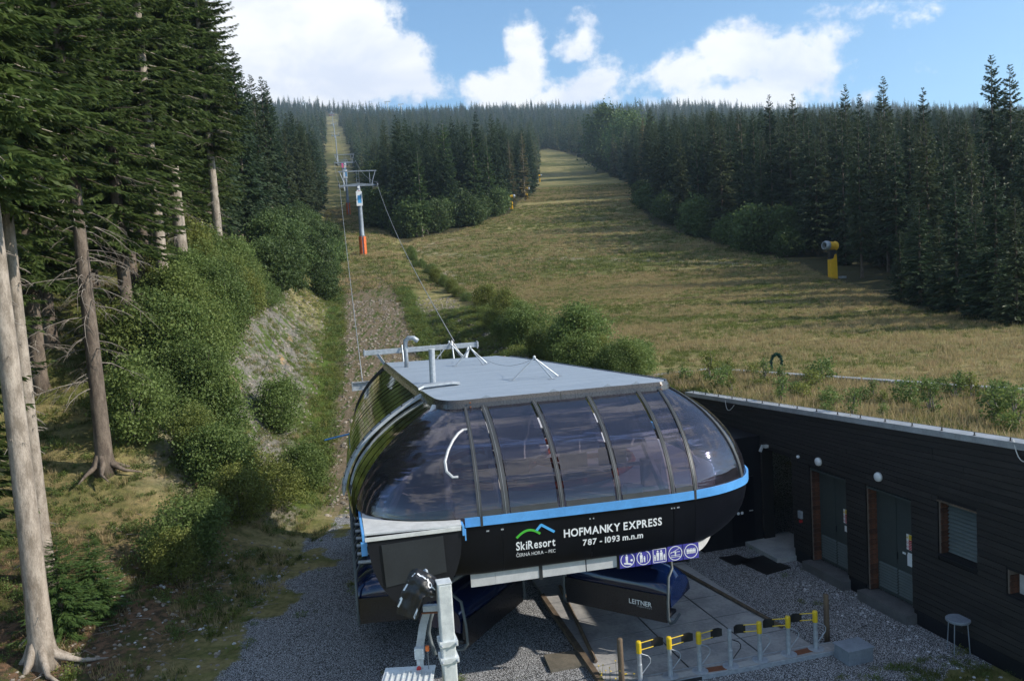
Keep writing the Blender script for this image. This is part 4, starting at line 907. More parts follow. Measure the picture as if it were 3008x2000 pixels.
# soffit, columns and machinery
MB().prism([(-5.0, 11), (-5.2, 0), (-4.6, -2.0), (-3, -2.3), (2.6, -2.3), (3.3, -1.6), (3.9, 0), (3.9, 10)], 3.28, 3.34).build('soffit', M['dark'], st)
MB().prism([(-5.1, 11), (-5.2, 0), (-4.6, -2.0), (-3, -2.35), (2.4, -2.35), (3.9, -1.6), (4.6, 0), (4.3, 10)], 4.36, 4.42).build('machine_floor', M['inner'], st)
wheel = MB(); wheel.tube([(-0.3+2.7*math.cos(t), 1.6+2.7*math.sin(t), 4.75) for t in np.linspace(0, 2*math.pi, 41)], 0.10, 8); wheel.build('bullwheel', M['inner_red'], st, smooth=True)
for a in range(6): MB().tube([(-0.3, 1.6, 4.75), (-0.3+2.7*math.cos(a*1.047), 1.6+2.7*math.sin(a*1.047), 4.75)], 0.08, 6).build('wheel_spoke', M['inner_red'], st)
for p in [[(-4.6, -1.0, 4.5), (-3.2, 0.4, 6.8)], [(-3.2, -1.4, 4.5), (-3.0, 0.3, 6.8)], [(-2.0, -1.9, 4.5), (-2.1, 0.2, 6.7)], [(2.1, -1.9, 4.5), (1.9, 0.3, 6.7)], [(-4.6, 2.6, 4.5), (-2.8, 2.6, 6.7)], [(4.0, 0.2, 4.5), (2.7, 1.2, 6.7)]]:
    MB().tube(p, 0.09, 6).build('roof_strut', M['inner'], st)
MB().bx(-2.3, 2.4, 0.9, 1.4, 5.55, 5.75).build('cross_beam', M['inner'], st)
MB().bx(-1.8, 2.0, -1.2, -1.05, 5.05, 5.12).build('inner_rail', M['inner'], st)
for x0, x1 in [(-1.95, -0.85), (-0.6, 0.65), (0.9, 1.75)]:
    mb = MB(); P = []
    for j in range(5):
        P.append([(x0+(x1-x0)*i/10, -0.55-0.95*j/4+0.03*math.sin(i*2.1), 6.5-0.85*j/4-0.05*math.sin(i/10*3.14)*j/4) for i in range(11)])
    mb.grid(P).build('blind', M['blind'], st, smooth=True)
# inner tyre conveyor with a pale edge strip, seen in the left corner pane
mb = MB(); mb.tube([hull(a_, b_, 0.0) for a_, b_ in [(8.93, .27), (8.7, .27), (8.45, .30), (8.22, .36), (8.05, .45), (7.98, .54), (8.05, .62), (8.25, .67), (8.42, .67)]], 0.035, 6)
mb.build('pale_edge_strip', M['skirt'], st)
MB().box((1.35, -1.75, 4.62), (0.42, 0.3, 0.22)).build('white_cabinet', M['white'], st, bevel=0.03)
MB().box((2.05, -1.2, 4.85), (0.5, 0.25, 0.7)).build('control_cabinet', M['blind'], st, bevel=0.02)
for x in (-1.2, 0.4, 1.5): MB().box((x, 0.2, 5.0), (0.6, 0.7, 0.7)).build('drive_unit', M['dark'], st, bevel=0.04)
for (cx_, cy_) in [(-1.5, 9.0), (-1.5, 5.5)]: MB().bx(cx_-.35, cx_+.35, cy_-.35, cy_+.35, 0, 3.3).build('support_column', M['black_plate'], st, bevel=0.02)
mb = MB(); mb.bx(-3.2, -1.2, 7.5, 10.5, 0, 2.8); mb.build('rear_cabin', M['white_wall'], st)
# things standing on the roof
mb = MB(); mb.tube([(-2.85, 4.07, 6.95), (-2.82, 4.1, 7.98)], 0.095, 12); p1 = mb.build('roof_post', M['galv'], st, smooth=False); MB().lathe([(0.10, 0), (0.10, .02)], (-2.82, 4.1, 7.975), 12).build('cap', M['galv_light'], p1)
MB().tube([(-3.26, 9.4, 6.95), (-3.26, 9.4, 7.75), (-3.24, 9.38, 7.93), (-3.12, 9.34, 8.03), (-2.95, 9.28, 8.02), (-2.80, 9.22, 7.9)], 0.085, 10).build('vent_pipe', M['galv'], st, smooth=True)
MB().lathe([(.1, 0), (.1, .1)], (-3.26, 9.4, 7.6), 10).build('pipe_collar', M['galv'], st)
anch = []
for (x, y, rt) in [(-1.35, 11.6, 0.3), (-1.0, 8.3, 0.1), (0.14, 3.0, 0.0)]:
    hgt = 0.62; apex = (x, y, 6.95+hgt); L = 0.72 if y < 4 else 0.6
    tri = MB().lathe([(0.02, 0), (0.045, 0.03), (0.045, 0.06), (0.02, 0.09)], (x, y, 6.95+hgt-.02), 8).build('anchor_head', M['galv_light'], st)
    for a in (math.pi+rt, rt, -math.pi/2+rt+.6):
        f = (x+L*math.cos(a), y+L*math.sin(a)*0.8, 6.95); MB().tube([apex, f], 0.022, 6).build('anchor_leg', M['galv'], tri); MB().box((f[0], f[1], 6.965), (0.2, 0.06, 0.015)).build('foot_plate', M['galv'], tri)
    anch.append(apex)
for a, b in zip(anch[:-1], anch[1:]):
    a, b = Vector(a), Vector(b); MB().tube([a.lerp(b, q/12)-Vector((0, 0, 0.42*4*(q/12)*(1-q/12))) for q in range(13)], 0.006, 4).build('safety_cable', M['cable'], st)
# rope gantry at the rear
mb = MB(); mb.box((-2.4, 12.5, 7.33), (4.75, 0.16, 0.2)); gan = mb.build('gantry_beam', M['galv'], st, bevel=0.01)
for x in (-4.72, -0.08): MB().box((x, 12.5, 7.33), (0.04, 0.26, 0.3)).build('end_flange', M['galv'], gan)
for x, x2, y2, z2 in [(-4.2, -3.85, 11.4, 6.7), (-0.45, -0.8, 11.6, 6.6)]: MB().tube([(x, 12.5, 7.25), (x2, y2, z2)], 0.07, 4).build('gantry_brace', M['galv'], gan)
for x in (-3.2, -1.15): MB().tube([(x, 12.4, 7.55), (x+.02, 12.0, 6.5)], 0.035, 6).build('gantry_post', M['galv'], gan)
MB().tube([(-1.15, 12.4, 7.6), (-0.75, 12.3, 6.9)], 0.012, 4).build('guy_wire', M['cable'], gan)
mb = MB(); mb.box((-4.85, 12.9, 6.12), (0.95, 0.12, 0.03)); mb.box((-4.85, 12.9, 5.80), (0.95, 0.12, 0.03)); mb.box((-4.85, 12.95, 5.96), (0.95, 0.02, 0.3)); mb.box((-5.3, 12.9, 5.96), (.03, .16, .36)); mb.build('rope_channel', M['galv'], st)
MB().tube([(-6.5, 11.1, 4.2), (-5.2, 10.8, 4.45)], 0.035, 8).build('blue_rod', M['blue'], st)
mb = MB(); mb.box((-1.9, 13.6, 6.6), (0.02, 0.02, 1.6)); mb.box((-1.5, 13.6, 6.6), (0.02, 0.02, 1.6)); [mb.box((-1.7, 13.6, 6.0+0.3*k), (0.4, 0.02, 0.02)) for k in range(5)]; mb.build('service_ladder', M['galv'], st)
MB().box((-1.7, 13.55, 6.35), (0.42, 0.04, 0.36)).build('small_plate', M['galv_light'], st)

# ------------------------------------------------------------------ lettering
def glyph(chx, bold):
    c = bpy.data.curves.new('t', 'FONT'); c.body = chx; c.size = 1; c.offset = bold*0.7; c.resolution_u = 3
    o = bpy.data.objects.new('t', c); COL.objects.link(o); dg = bpy.context.evaluated_depsgraph_get(); me = bpy.data.meshes.new_from_object(o.evaluated_get(dg))
    V = np.array([v.co[:] for v in me.vertices]); Fc = [tuple(p.vertices) for p in me.polygons]
    bpy.data.objects.remove(o); bpy.data.curves.remove(c); bpy.data.meshes.remove(me); return V, Fc
def m_glyph():
    out_ = [(0, 0), (.15, 0), (.15, .46), (.33, .12), (.43, .12), (.61, .46), (.61, 0), (.76, 0), (.76, .7), (.61, .7), (.38, .30), (.15, .7), (0, .7)]
    V = np.array([(x, y, 0) for x, y in out_]); return V, [(0, 1, 2, 11, 12), (2, 3, 10, 11), (3, 4, 10), (4, 5, 9, 10), (5, 6, 7, 8, 9)]
def text_mesh(txt, bold=0.0):
    VV = []; FF = []; x = 0.0; n = 0
    for chx in txt:
        if chx == ' ': x += 0.26; continue
        V, Fc = m_glyph() if chx == 'M' else glyph(chx, bold); V = V.copy(); w_ = V[:, 0].max()-V[:, 0].min(); V[:, 0] += x-V[:, 0].min(); x += w_+(0.03 if chx == 'K' else 0.085)
        VV.append(V); FF += [tuple(k+n for k in f) for f in Fc]; n += len(V)
    return np.concatenate(VV), FF
def put_text(txt, name, mat, parent, x0, x1, z0, z1, fn, bold=0.0, slope=0.0):
    V, Fc = text_mesh(txt, bold); lo, hi = V.min(0), V.max(0); mb = MB()
    vs = []
    for v in V:
        a = (v[0]-lo[0])/(hi[0]-lo[0]); b = (v[1]-lo[1])/(hi[1]-lo[1]); x = x0+(x1-x0)*a; vs.append(fn(x, z0+(z1-z0)*b+slope*(x-x0)))
    mb.add(vs, Fc); return mb.build(name, mat, parent)
def belly_xz(x, z, off=0.03):
    s = float(np.interp(x, KB[9:15, 0], np.arange(9, 15))); zz = min(max((4.45-z)/(4.45-3.26), 0), 1); v = math.asin(zz**(1/0.9))/(math.pi/2); p = belly(s, v, off); return (x, p[1]-0.0, z)
put_text('HOFMANKY EXPRESS', 'lettering', M['white'], st, -0.72, 1.70, 3.93, 4.13, belly_xz, 0.035)
put_text('787 - 1093 m.n.m', 'lettering', M['white'], st, -0.27, 1.22, 3.67, 3.83, belly_xz, 0.035)
put_text('SkiResort', 'lettering', M['white'], st, -1.86, -0.93, 3.76, 3.97, belly_xz, 0.03)
put_text('ČERNÁ HORA – PEC', 'lettering', M['white'], st, -1.86, -0.93, 3.60, 3.715, belly_xz, 0.0)
def ribbon(pts, wd, name, mat, parent, fn):
    mb = MB(); P = [[], []]
    for i, p in enumerate(pts):
        a = np.array(pts[max(i-1, 0)]); b = np.array(pts[min(i+1, len(pts)-1)]); t = (b-a)/np.linalg.norm(b-a); nn = np.array([-t[1], t[0]])
        for k, sg in ((0, 1), (1, -1)): q = np.array(p)+nn*wd*sg/2; P[k].append(fn(q[0], q[1]))
    mb.grid(P); return mb.build(name, mat, parent)
ribbon([(-1.84+0.56*q, 4.02+0.20*math.sin(math.pi*(0.06+0.82*q))**0.9) for q in np.linspace(0, 1, 15)], 0.055, 'logo_arc', M['green_print'], st, belly_xz)
ribbon([(-1.37, 4.18), (-1.245, 4.315)], 0.06, 'logo_peak', M['blue_print'], st, belly_xz); ribbon([(-1.255, 4.315), (-0.94, 4.105)], 0.06, 'logo_peak', M['blue_print'], st, belly_xz)
# five pictogram signs
def disc(mb, c, r, y, n=10): mb.add([(c[0]+r*math.cos(2*math.pi*k/n), y, c[1]+r*math.sin(2*math.pi*k/n)) for k in range(n)], [tuple(range(n))])
def person_glyph(mb, x, z, h, y):
    disc(mb, (x, z+h*.9), h*.10, y, 8); w_ = h*.13
    mb.add([(x-w_, y, z+h*.38), (x+w_, y, z+h*.38), (x+w_*1.1, y, z+h*.77), (x-w_*1.1, y, z+h*.77)], [(0, 1, 2, 3)])
    for sg in (-1, 1): mb.add([(x+sg*w_*.15, y, z), (x+sg*w_*.95, y, z), (x+sg*w_*.95, y, z+h*.4), (x+sg*w_*.15, y, z+h*.4)], [(0, 1, 2, 3)])
def ring_glyph(mb, c, r, w_, y, n=28):
    P = [[(c[0]+rr*math.cos(2*math.pi*k/n), y, c[1]+rr*math.sin(2*math.pi*k/n)) for k in range(n+1)] for rr in (r, r-w_)]; mb.grid(P)
sgn = empty('lift_rule_signs', tuple(SO), A_ST, 'row of five blue square pictogram signs under the black station front', 'sign row')
names = ['first of the five signs, skier touching ski tips', 'second sign, adult with small child', 'third sign, family of four in a frame', 'fourth sign, closed safety bar', 'fifth sign, six people in a row']
for i in range(5):
    x0 = 0.67+0.403*i; z0, z1 = 2.93+0.006*i, 3.31+0.006*i; y = -2.45-0.012*i; cx_, cz_ = x0+.2, (z0+z1)/2
    sp = MB().bx(x0+.002, x0+.400, y-.012, y, z0, z1).build('sign_plate', M['sign_blue'], sgn, label=names[i]); yf = y-.016; mb = MB()
    if i != 2: ring_glyph(mb, (cx_, cz_), .178, .018, yf)
    else:
        for a, b, c, d in ((-.17, .17, -.17, -.155), (-.17, .17, .155, .17), (-.17, -.155, -.17, .17), (.155, .17, -.17, .17)): mb.add([(cx_+a, yf, cz_+c), (cx_+b, yf, cz_+c), (cx_+b, yf, cz_+d), (cx_+a, yf, cz_+d)], [(0, 1, 2, 3)])
    if i == 0:
        person_glyph(mb, cx_-.02, cz_-.08, .22, yf); mb.add([(cx_-.1, yf, cz_-.06), (cx_-.08, yf, cz_-.10), (cx_+.10, yf, cz_-.13), (cx_+.09, yf, cz_-.09)], [(0, 1, 2, 3)]); disc(mb, (cx_+.10, cz_-.02), .03, yf)
    if i == 1:
        person_glyph(mb, cx_-.06, cz_-.11, .24, yf); person_glyph(mb, cx_+.02, cz_-.11, .15, yf); mb.add([(cx_+.09, yf, cz_-.1), (cx_+.098, yf, cz_-.1), (cx_+.098, yf, cz_+.07), (cx_+.09, yf, cz_+.07)], [(0, 1, 2, 3)])
    if i == 2:
        for dx, h in ((-.12, .15), (-.045, .25), (.045, .25), (.12, .15)): person_glyph(mb, cx_+dx, cz_-.12, h, yf)
    if i == 3:
        for (a, b) in (((-.12, -.05), (.12, -.05)), ((-.12, -.09), (.12, -.09)), ((-.12, .03), (.12, .03)), ((-.14, .0), (.12, .12))):
            A_ = np.array(a); B_ = np.array(b); t = (B_-A_)/np.linalg.norm(B_-A_); nn = np.array([-t[1], t[0]])*.006; q = [A_-nn, B_-nn, B_+nn, A_+nn]; mb.add([(cx_+k[0], yf, cz_+k[1]) for k in q], [(0, 1, 2, 3)])
        person_glyph(mb, cx_, cz_-.07, .14, yf)
    if i == 4:
        for k in range(6): person_glyph(mb, cx_-.1+.04*k, cz_-.06, .13, yf)
    mb.build('pictogram', M['white'], sp)

# ------------------------------------------------------------------ lift chairs with blue bubble hoods
prof = [(0.0, 1.28), (-0.03, 1.65), (0.03, 1.93), (0.2, 2.12), (0.5, 2.22), (0.85, 2.18), (1.15, 2.0), (1.35, 1.7), (1.42, 1.35)]
def make_chair():
    r = empty('lift_chair', (0, 0, 0))
    mb = MB(); P = []
    for i in range(15):
        q = i/14*2-1; e = 1-0.30*abs(q)**7; row = []
        for (y, z) in prof: row.append((q*1.56, 0.65+(y-0.65)*(1-0.12*abs(q)**6), 1.3+(z-1.3)*e if z > 1.3 else z))
        P.append(row)
    mb.grid(P)
    for sgn_ in (0, 14):
        vs = [P[sgn_][k] for k in range(len(prof))]; mb.add(vs, [tuple(range(len(vs)))])
    mb.build('bubble_hood', M['hood'], r, smooth=True)
    mb = MB(); mb.add([(-1.5, -0.06, 0.92), (1.5, -0.06, 0.92), (1.54, -0.05, 1.62), (-1.54, -0.05, 1.62)], [(0, 1, 2, 3)]); mb.build('back_panel', M['chairback'], r, thick=-0.05)
    for k in range(6):
        x = -1.25+k*0.5; s_ = MB().box((x, 0.32, 1.0), (0.46, 0.52, 0.1)).build('seat', M['seat'], r, bevel=0.03)
        MB().box((x, 0.04, 1.32), (0.46, 0.08, 0.5)).build('headrest', M['seat'], s_, bevel=0.03)
    for sx in (-1, 1):
        x = sx*1.55; MB().tube([(x*.93, 0.45, 2.40), (x, 0.25, 2.25), (x, 0.0, 2.1), (x, -0.10, 1.5), (x, -0.12, 1.05), (x, 0.0, 0.88), (x, 0.25, 0.82), (x, 0.6, 0.9)], 0.036, 8).build('frame_pipe', M['hose'], r, smooth=True)
    MB().tube([(-1.5, 0.45, 2.45), (1.5, 0.45, 2.45)], 0.05, 8).build('top_tube', M['galv'], r)
    MB().tube([(0, 0.45, 2.45), (0, 0.45, 3.4)], 0.06, 8).build('hanger', M['galv'], r)
    MB().tube([(-1.3, 0.95, 0.55), (1.3, 0.95, 0.55)], 0.02, 6).build('footrest', M['galv'], r)
    return r
ch = make_chair()
tag(ch, 'lift chair with blue bubble hood seen from behind, LEITNER on its black back', 'lift chair')
a3 = math.atan2(19.7-21.45, 3.59-1.08); ch.location = (2.36, 20.60, 0.02); ch.rotation_euler = (0, 0, a3)
chairs = [ch]
c2 = copy_tree(ch); c2['label'] = 'lift chair turned under the station, its blue hood end just right of the foreground mast'
c2.location = (-0.92, 20.40, 0); c2.rotation_euler = (0, 0, math.atan2(21.75-18.95, -0.14+1.65))
for k in range(13):
    p = W2(-4.03-0.012*k, 1.15+0.72*k, 0.0); c = copy_tree(ch); c.location = tuple(p); c.rotation_euler = (0, 0, A_ST-0.1)
    c['label'] = 'first parked blue-hooded chair of the row along the left side, nearest the viewer' if k == 0 else 'blue-hooded chair parked in the row tightly packed along the left side of the station'
    c['group'] = 'parked chairs along the left side'
    if k == 0: del c['group']
c4 = copy_tree(ch); c4.location = tuple(W2(3.0, 2.6, 0)); c4.rotation_euler = (0, 0, A_ST-0.1); c4['label'] = 'chair under the station right of the lettered one, mostly hidden behind the pictogram signs'
put_text('LEITNER', 'lettering', M['white'], ch, 0.45, 1.10, 1.27, 1.40, lambda x, z: (x, -0.115, z), 0.03)
put_text('ropeways', 'lettering', M['galv'], ch, 0.68, 1.10, 1.20, 1.25, lambda x, z: (x, -0.115, z), 0.0)

# ------------------------------------------------------------------ loading platform
def wpt(px, py, z): return tuple(az(px, py, z))
p_l0 = az(1250, 1368, .1); p_l1 = az(1385, 1568, .1); p_r0 = az(1592, 1305, .1); p_r1 = az(1892, 1497, .1)
def ext(a, b, t): return a+(b-a)*t
pl0 = ext(p_l1, p_l0, 2.1); pr0 = ext(p_r1, p_r0, 1.9); pl1 = ext(p_l0, p_l1, 1.12)
pf = empty('loading_platform', (0, 0, 0), 0, 'grey concrete loading strip running under the station between two timber rails', 'platform')
NS = 9
for i in range(NS):
    a0, a1 = i/NS, (i+1)/NS-0.003; q = [ext(pl0, pl1, a0), ext(pr0, p_r1, a0), ext(pr0, p_r1, a1), ext(pl0, pl1, a1)]
    for (u0, u1) in ((0, 0.395), (0.4, 0.745), (0.75, 1.0)):
        MB().prism([tuple(ext(q[0], q[1], u0)[:2]), tuple(ext(q[0], q[1], u1-.004)[:2]), tuple(ext(q[3], q[2], u1-.004)[:2]), tuple(ext(q[3], q[2], u0)[:2])], -0.05, 0.10).build('concrete_slab', M['concrete'], pf)
MB().prism([tuple(pl1[:2]), tuple(p_r1[:2]), tuple(pr0[:2]), tuple(pl0[:2])], -0.05, 0.088).build('slab_joint', M['dark'], pf)
for (a, b, z) in [((1313, 1398), (1372, 1522), .15), ((1560, 1308), (1802, 1442), .15)]:
    A_, B_ = az(*a, z), az(*b, z); A_ = ext(B_, A_, 1.5); MB().tube([tuple(A_), tuple(B_)], 0.055, 4).build('timber_rail', M['timber'], pf)
MB().prism([tuple(az(1245, 1372, .1)[:2]), tuple(az(1252, 1366, .1)[:2]), tuple(az(1392, 1568, .1)[:2]), tuple(az(1380, 1572, .1)[:2])], -0.05, 0.13).build('edge_board', M['timber'], pf)
# threshold with turnstile posts
posts = np.array([[2.6, 18.43], [3.36, 18.56], [4.12, 18.72], [4.92, 18.87], [5.72, 19.08], [6.51, 19.29], [7.28, 19.50]])
pd = posts[-1]-posts[0]; pd /= np.linalg.norm(pd); pa = math.atan2(pd[1], pd[0]); pn = np.array([-pd[1], pd[0]])
th = empty('threshold', (0, 0, 0), 0, 'concrete threshold with steel strip under the yellow gate posts', 'kerb')
def thr(off0, off1, z0, z1, name, mat, s0=-1.2, s1=0.55):
    a = posts[0]+pd*s0; b = posts[-1]+pd*s1; MB().prism([tuple(a+pn*off0), tuple(b+pn*off0), tuple(b+pn*off1), tuple(a+pn*off1)], z0, z1).build(name, mat, th)
thr(-0.22, 0.16, -0.1, 0.112, 'kerb_body', M['concrete']); thr(0.165, 0.19, -0.05, 0.12, 'steel_edge', M['galv']); thr(-0.26, -0.222, -0.1, 0.10, 'kerb_face', M['galv'])
for k in (1, 3): 
    a = posts[k*2]+pd*.12; b = posts[min(k*2+1, 6)]-pd*.15 if k < 3 else posts[6]+pd*.4
for i in range(0, 6):
    a, b = posts[i]+pd*.16, posts[i+1]-pd*.16; MB().prism([tuple(a-pn*.12), tuple(b-pn*.12), tuple(b+pn*.10), tuple(a+pn*.10)], 0.10, 0.118).build('cover_plate', M['rust'] if i in (2, 5) else M['concrete_pale'], th)
pdeg = ['', 'leftmost', 'second', 'third', 'fourth', 'fifth', 'sixth', 'rightmost']
HP = 1.0
for i, (x, y) in enumerate(posts):
    n = i+1; lab = {1: 'leftmost gate post with yellow cap, arm pointing right', 2: 'second gate post from the left, yellow cap', 3: 'third gate post from the left, yellow cap and arm to the bare post', 4: 'bare grey gate post without yellow cap in the middle of the row',
                    5: 'fifth gate post, first yellow cap right of the bare post', 6: 'sixth gate post from the left, yellow cap', 7: 'rightmost gate post with yellow cap by the round timber post'}[n]
    g_ = empty('gate_post', (x, y, 0.115), pa, lab, 'gate post', 'gate posts at the loading platform')
    MB().lathe([(0.20, 0), (0.20, 0.008)], n=20).build('base_plate', M['galv'], g_)
    MB().lathe([(0.062, 0), (0.062, 0.42), (0.052, 0.43), (0.052, HP-.28 if n != 4 else HP-.06), (0.04, HP-.275 if n != 4 else HP-.05)], n=14).build('pole', M['galv'], g_, smooth=False)
    loop = MB().tube([(0.05, -.02, 0.68), (0.22, -.02, 0.60), (0.28, -.02, 0.52), (0.27, -.02, 0.42), (0.05, -.02, 0.18)], 0.013, 6).build('guard_bar', M['dark' if n == 4 else 'galv'], g_)
    if n != 4:
        MB().lathe([(0.064, HP-.30), (0.066, HP-.04), (0.055, HP-.01), (0.03, HP)], n=14).build('yellow_cap', M['yellow'], g_, smooth=False)
        d = 1 if n < 4 else -1; rt = 0.05
        arm = MB(); 
        for z in (HP-.06, HP-.235): arm.tube([(0.05*d, 0, z), (0.40*d, rt, z+.01)], 0.012, 6)
        arm_o = arm.build('gate_arm', M['yellow'], g_, kind='stuff')
        P = []
        for a in np.linspace(0, 1, 9):
            P.append([(d*(0.35+0.31*a), rt+.0+0.05*math.sin(a*3), HP-.045+0.02*a-.03*max(0, a-.75)*4), (d*(0.35+0.31*a+0.03*math.sin(a*math.pi)), rt+.05*math.sin(a*3), HP-.15), (d*(0.35+0.31*a), rt+0.05*math.sin(a*3), HP-.26+.03*max(0, a-.75)*4)])
        MB().grid(P).build('rubber_paddle', M['rubber'], arm_o, smooth=True, thick=0.012)
def wood_post(px, pyb, pyt, lab):
    b = az(px, pyb, 0.0); MB_ = MB().lathe([(0.075, -0.1), (0.072, 0.5), (0.068, 1.28), (0.06, 1.30)], n=12); o = link('timber_post', MB_.mesh('timber_post', M['timber'], True), None, tuple(b)); tag(o, lab, 'post'); o.scale.z = 1.0; return o
wood_post(1433, 1590, 1440, 'round timber post left of the gate posts'); o = wood_post(1905, 1478, 1360, 'round timber post at the right end of the gate row')
b = az(1960, 1508, 0)
bx_ = empty('ground_cabinet', (8.05, 19.05, 0), pa+0.05, 'low galvanised box on the ground beside the right timber post', 'box')
MB().bx(-0.36, 0.36, -0.27, 0.27, 0, 0.36).build('body', M['tower'], bx_, bevel=0.01); MB().bx(-0.39, 0.39, -0.30, 0.30, 0.36, 0.39).build('lid', M['tower'], bx_, bevel=0.005)
o = link('manhole_slab', MB().prism([tuple(az(1252, 1508, .04)[:2]), tuple(az(1330, 1497, .04)[:2]), tuple(az(1352, 1530, .04)[:2]), tuple(az(1268, 1545, .04)[:2])], -0.1, 0.06).mesh('manhole_slab', M['concrete_dark'])); tag(o, 'brownish square concrete slab in the gravel left of the platform', 'slab')

# ------------------------------------------------------------------ timber clad building with green roof
FA = np.array([11.35, 17.57]); FW = np.array([-0.26311741, 0.96476382]); FROT = math.atan2(FW[1], FW[0])
bd = empty('service_building', (FA[0], FA[1], 0), FROT, 'low building clad in dark horizontal planks with overgrown green roof', 'building')
def PT(s): return 5.60-0.050*s
S0, S1 = -7.0, 15.9
openings = [(5.98, 7.72, 0.0, 3.36, 'door'), (3.37, 5.12, 0.0, 3.40, 'door'), (1.24, 2.45, 2.25, 3.63, 'louvre'), (-0.75, 0.42, 1.94, 2.52, 'hatch'), (8.66, 10.45, 0.0, 3.46, 'way')]
zsn = sorted({-0.3, 0, 1.94, 2.25, 2.52, 3.36, 3.40, 3.46, 3.63})
def intervals(z0, z1, a=S0, b=S1):
    cuts = sorted([(o_[0], o_[1]) for o_ in openings if o_[2] < z1-1e-3 and o_[3] > z0+1e-3]); r = []; x = a
    for c0_, c1_ in cuts:
        if c0_ > x: r.append((x, c0_))
        x = max(x, c1_)
    if b > x: r.append((x, b))
    return r
mb = MB()
for z0, z1 in zip(zsn[:-1], zsn[1:]):
    for a, b in intervals(z0, z1): mb.bx(a, b, -0.45, -0.02, z0, z1)
mb.add([(S0, -.45, 3.63), (S1, -.45, 3.63), (S1, -.02, 3.63), (S0, -.02, 3.63), (S0, -.45, PT(S0)-.05), (S1, -.45, PT(S1)-.05), (S1, -.02, PT(S1)-.05), (S0, -.02, PT(S0)-.05)], [(0, 1, 2, 3), (4, 7, 6, 5), (3, 2, 6, 7), (0, 4, 5, 1), (0, 3, 7, 4), (1, 5, 6, 2)])
mb.build('wall', M['void'], bd)
R_ = random.Random(5); npk = 0
NR = 30; zb0 = 0.42
for r_i in range(NR):
    x = S0-R_.uniform(0, 2)
    while x < S1:
        L = R_.uniform(2.4, 4.2); a, b = max(x, S0), min(x+L, S1); x += L
        if b-a < 0.1: continue
        za = zb0+(PT(0)-0.16-zb0)*r_i/NR; zc_ = zb0+(PT(0)-0.16-zb0)*(r_i+1)/NR
        for c0_, c1_ in intervals(za, zc_, a, b):
            if c1_-c0_ < 0.05: continue
            k = (lambda s: 1.0 if za < 3.5 else 1-(0.05*s/(PT(0)-.16))*min(1, (za-3.5)/1.7))
            y = R_.uniform(0, 0.012); g0 = 0.006
            zz = [za+g0, zc_-g0]
            def zf(z, s): return z-0.05*s*sstep(3.7, 5.3, z)
            vs = [(s, yy, zf(z, s)) for z in zz for yy in (-.02, .012+y) for s in (c0_+.003, c1_-.003)]
            MB().add(vs, [(0, 1, 3, 2), (4, 6, 7, 5), (2, 3, 7, 6), (0, 4, 5, 1), (0, 2, 6, 4), (1, 5, 7, 3)]).build('plank', M['plank'], bd); npk += 1
MB().bx(S0, 3.2, -.02, .012, -0.3, zb0-.01).build('plinth', M['black_plate'], bd); MB().bx(5.2, 5.9, -.02, .012, -0.3, zb0-.01).build('plinth', M['black_plate'], bd); MB().bx(7.8, 8.6, -.02, .012, -0.3, zb0-.01).build('plinth', M['black_plate'], bd)
# zinc parapet segments, clips and lightning wire
s = S0
while s < S1:
    e = min(s+2.2, S1); vs = [(q, yy, PT(q)+dz) for dz in (-.16, 0) for yy in (-.36, .06) for q in (s, e-.006)]
    MB().add(vs, [(0, 1, 3, 2), (4, 6, 7, 5), (2, 3, 7, 6), (0, 4, 5, 1), (0, 2, 6, 4), (1, 5, 7, 3)]).build('parapet_cap', M['parapet'], bd); s = e
clip = MB().bx(-.012, .012, -.012, .012, 0, .085).bx(-.03, .03, -.02, .02, 0, .012).mesh('wire_clip', M['dark'])
for k in range(23): q = S0+k*1.0+.3; link('wire_clip', clip, bd, (q, -.02, PT(q)))
MB().tube([(q, -.02, PT(q)+.085) for q in np.linspace(S0, S1, 40)], .006, 4).build('lightning_wire', M['cable'], bd)
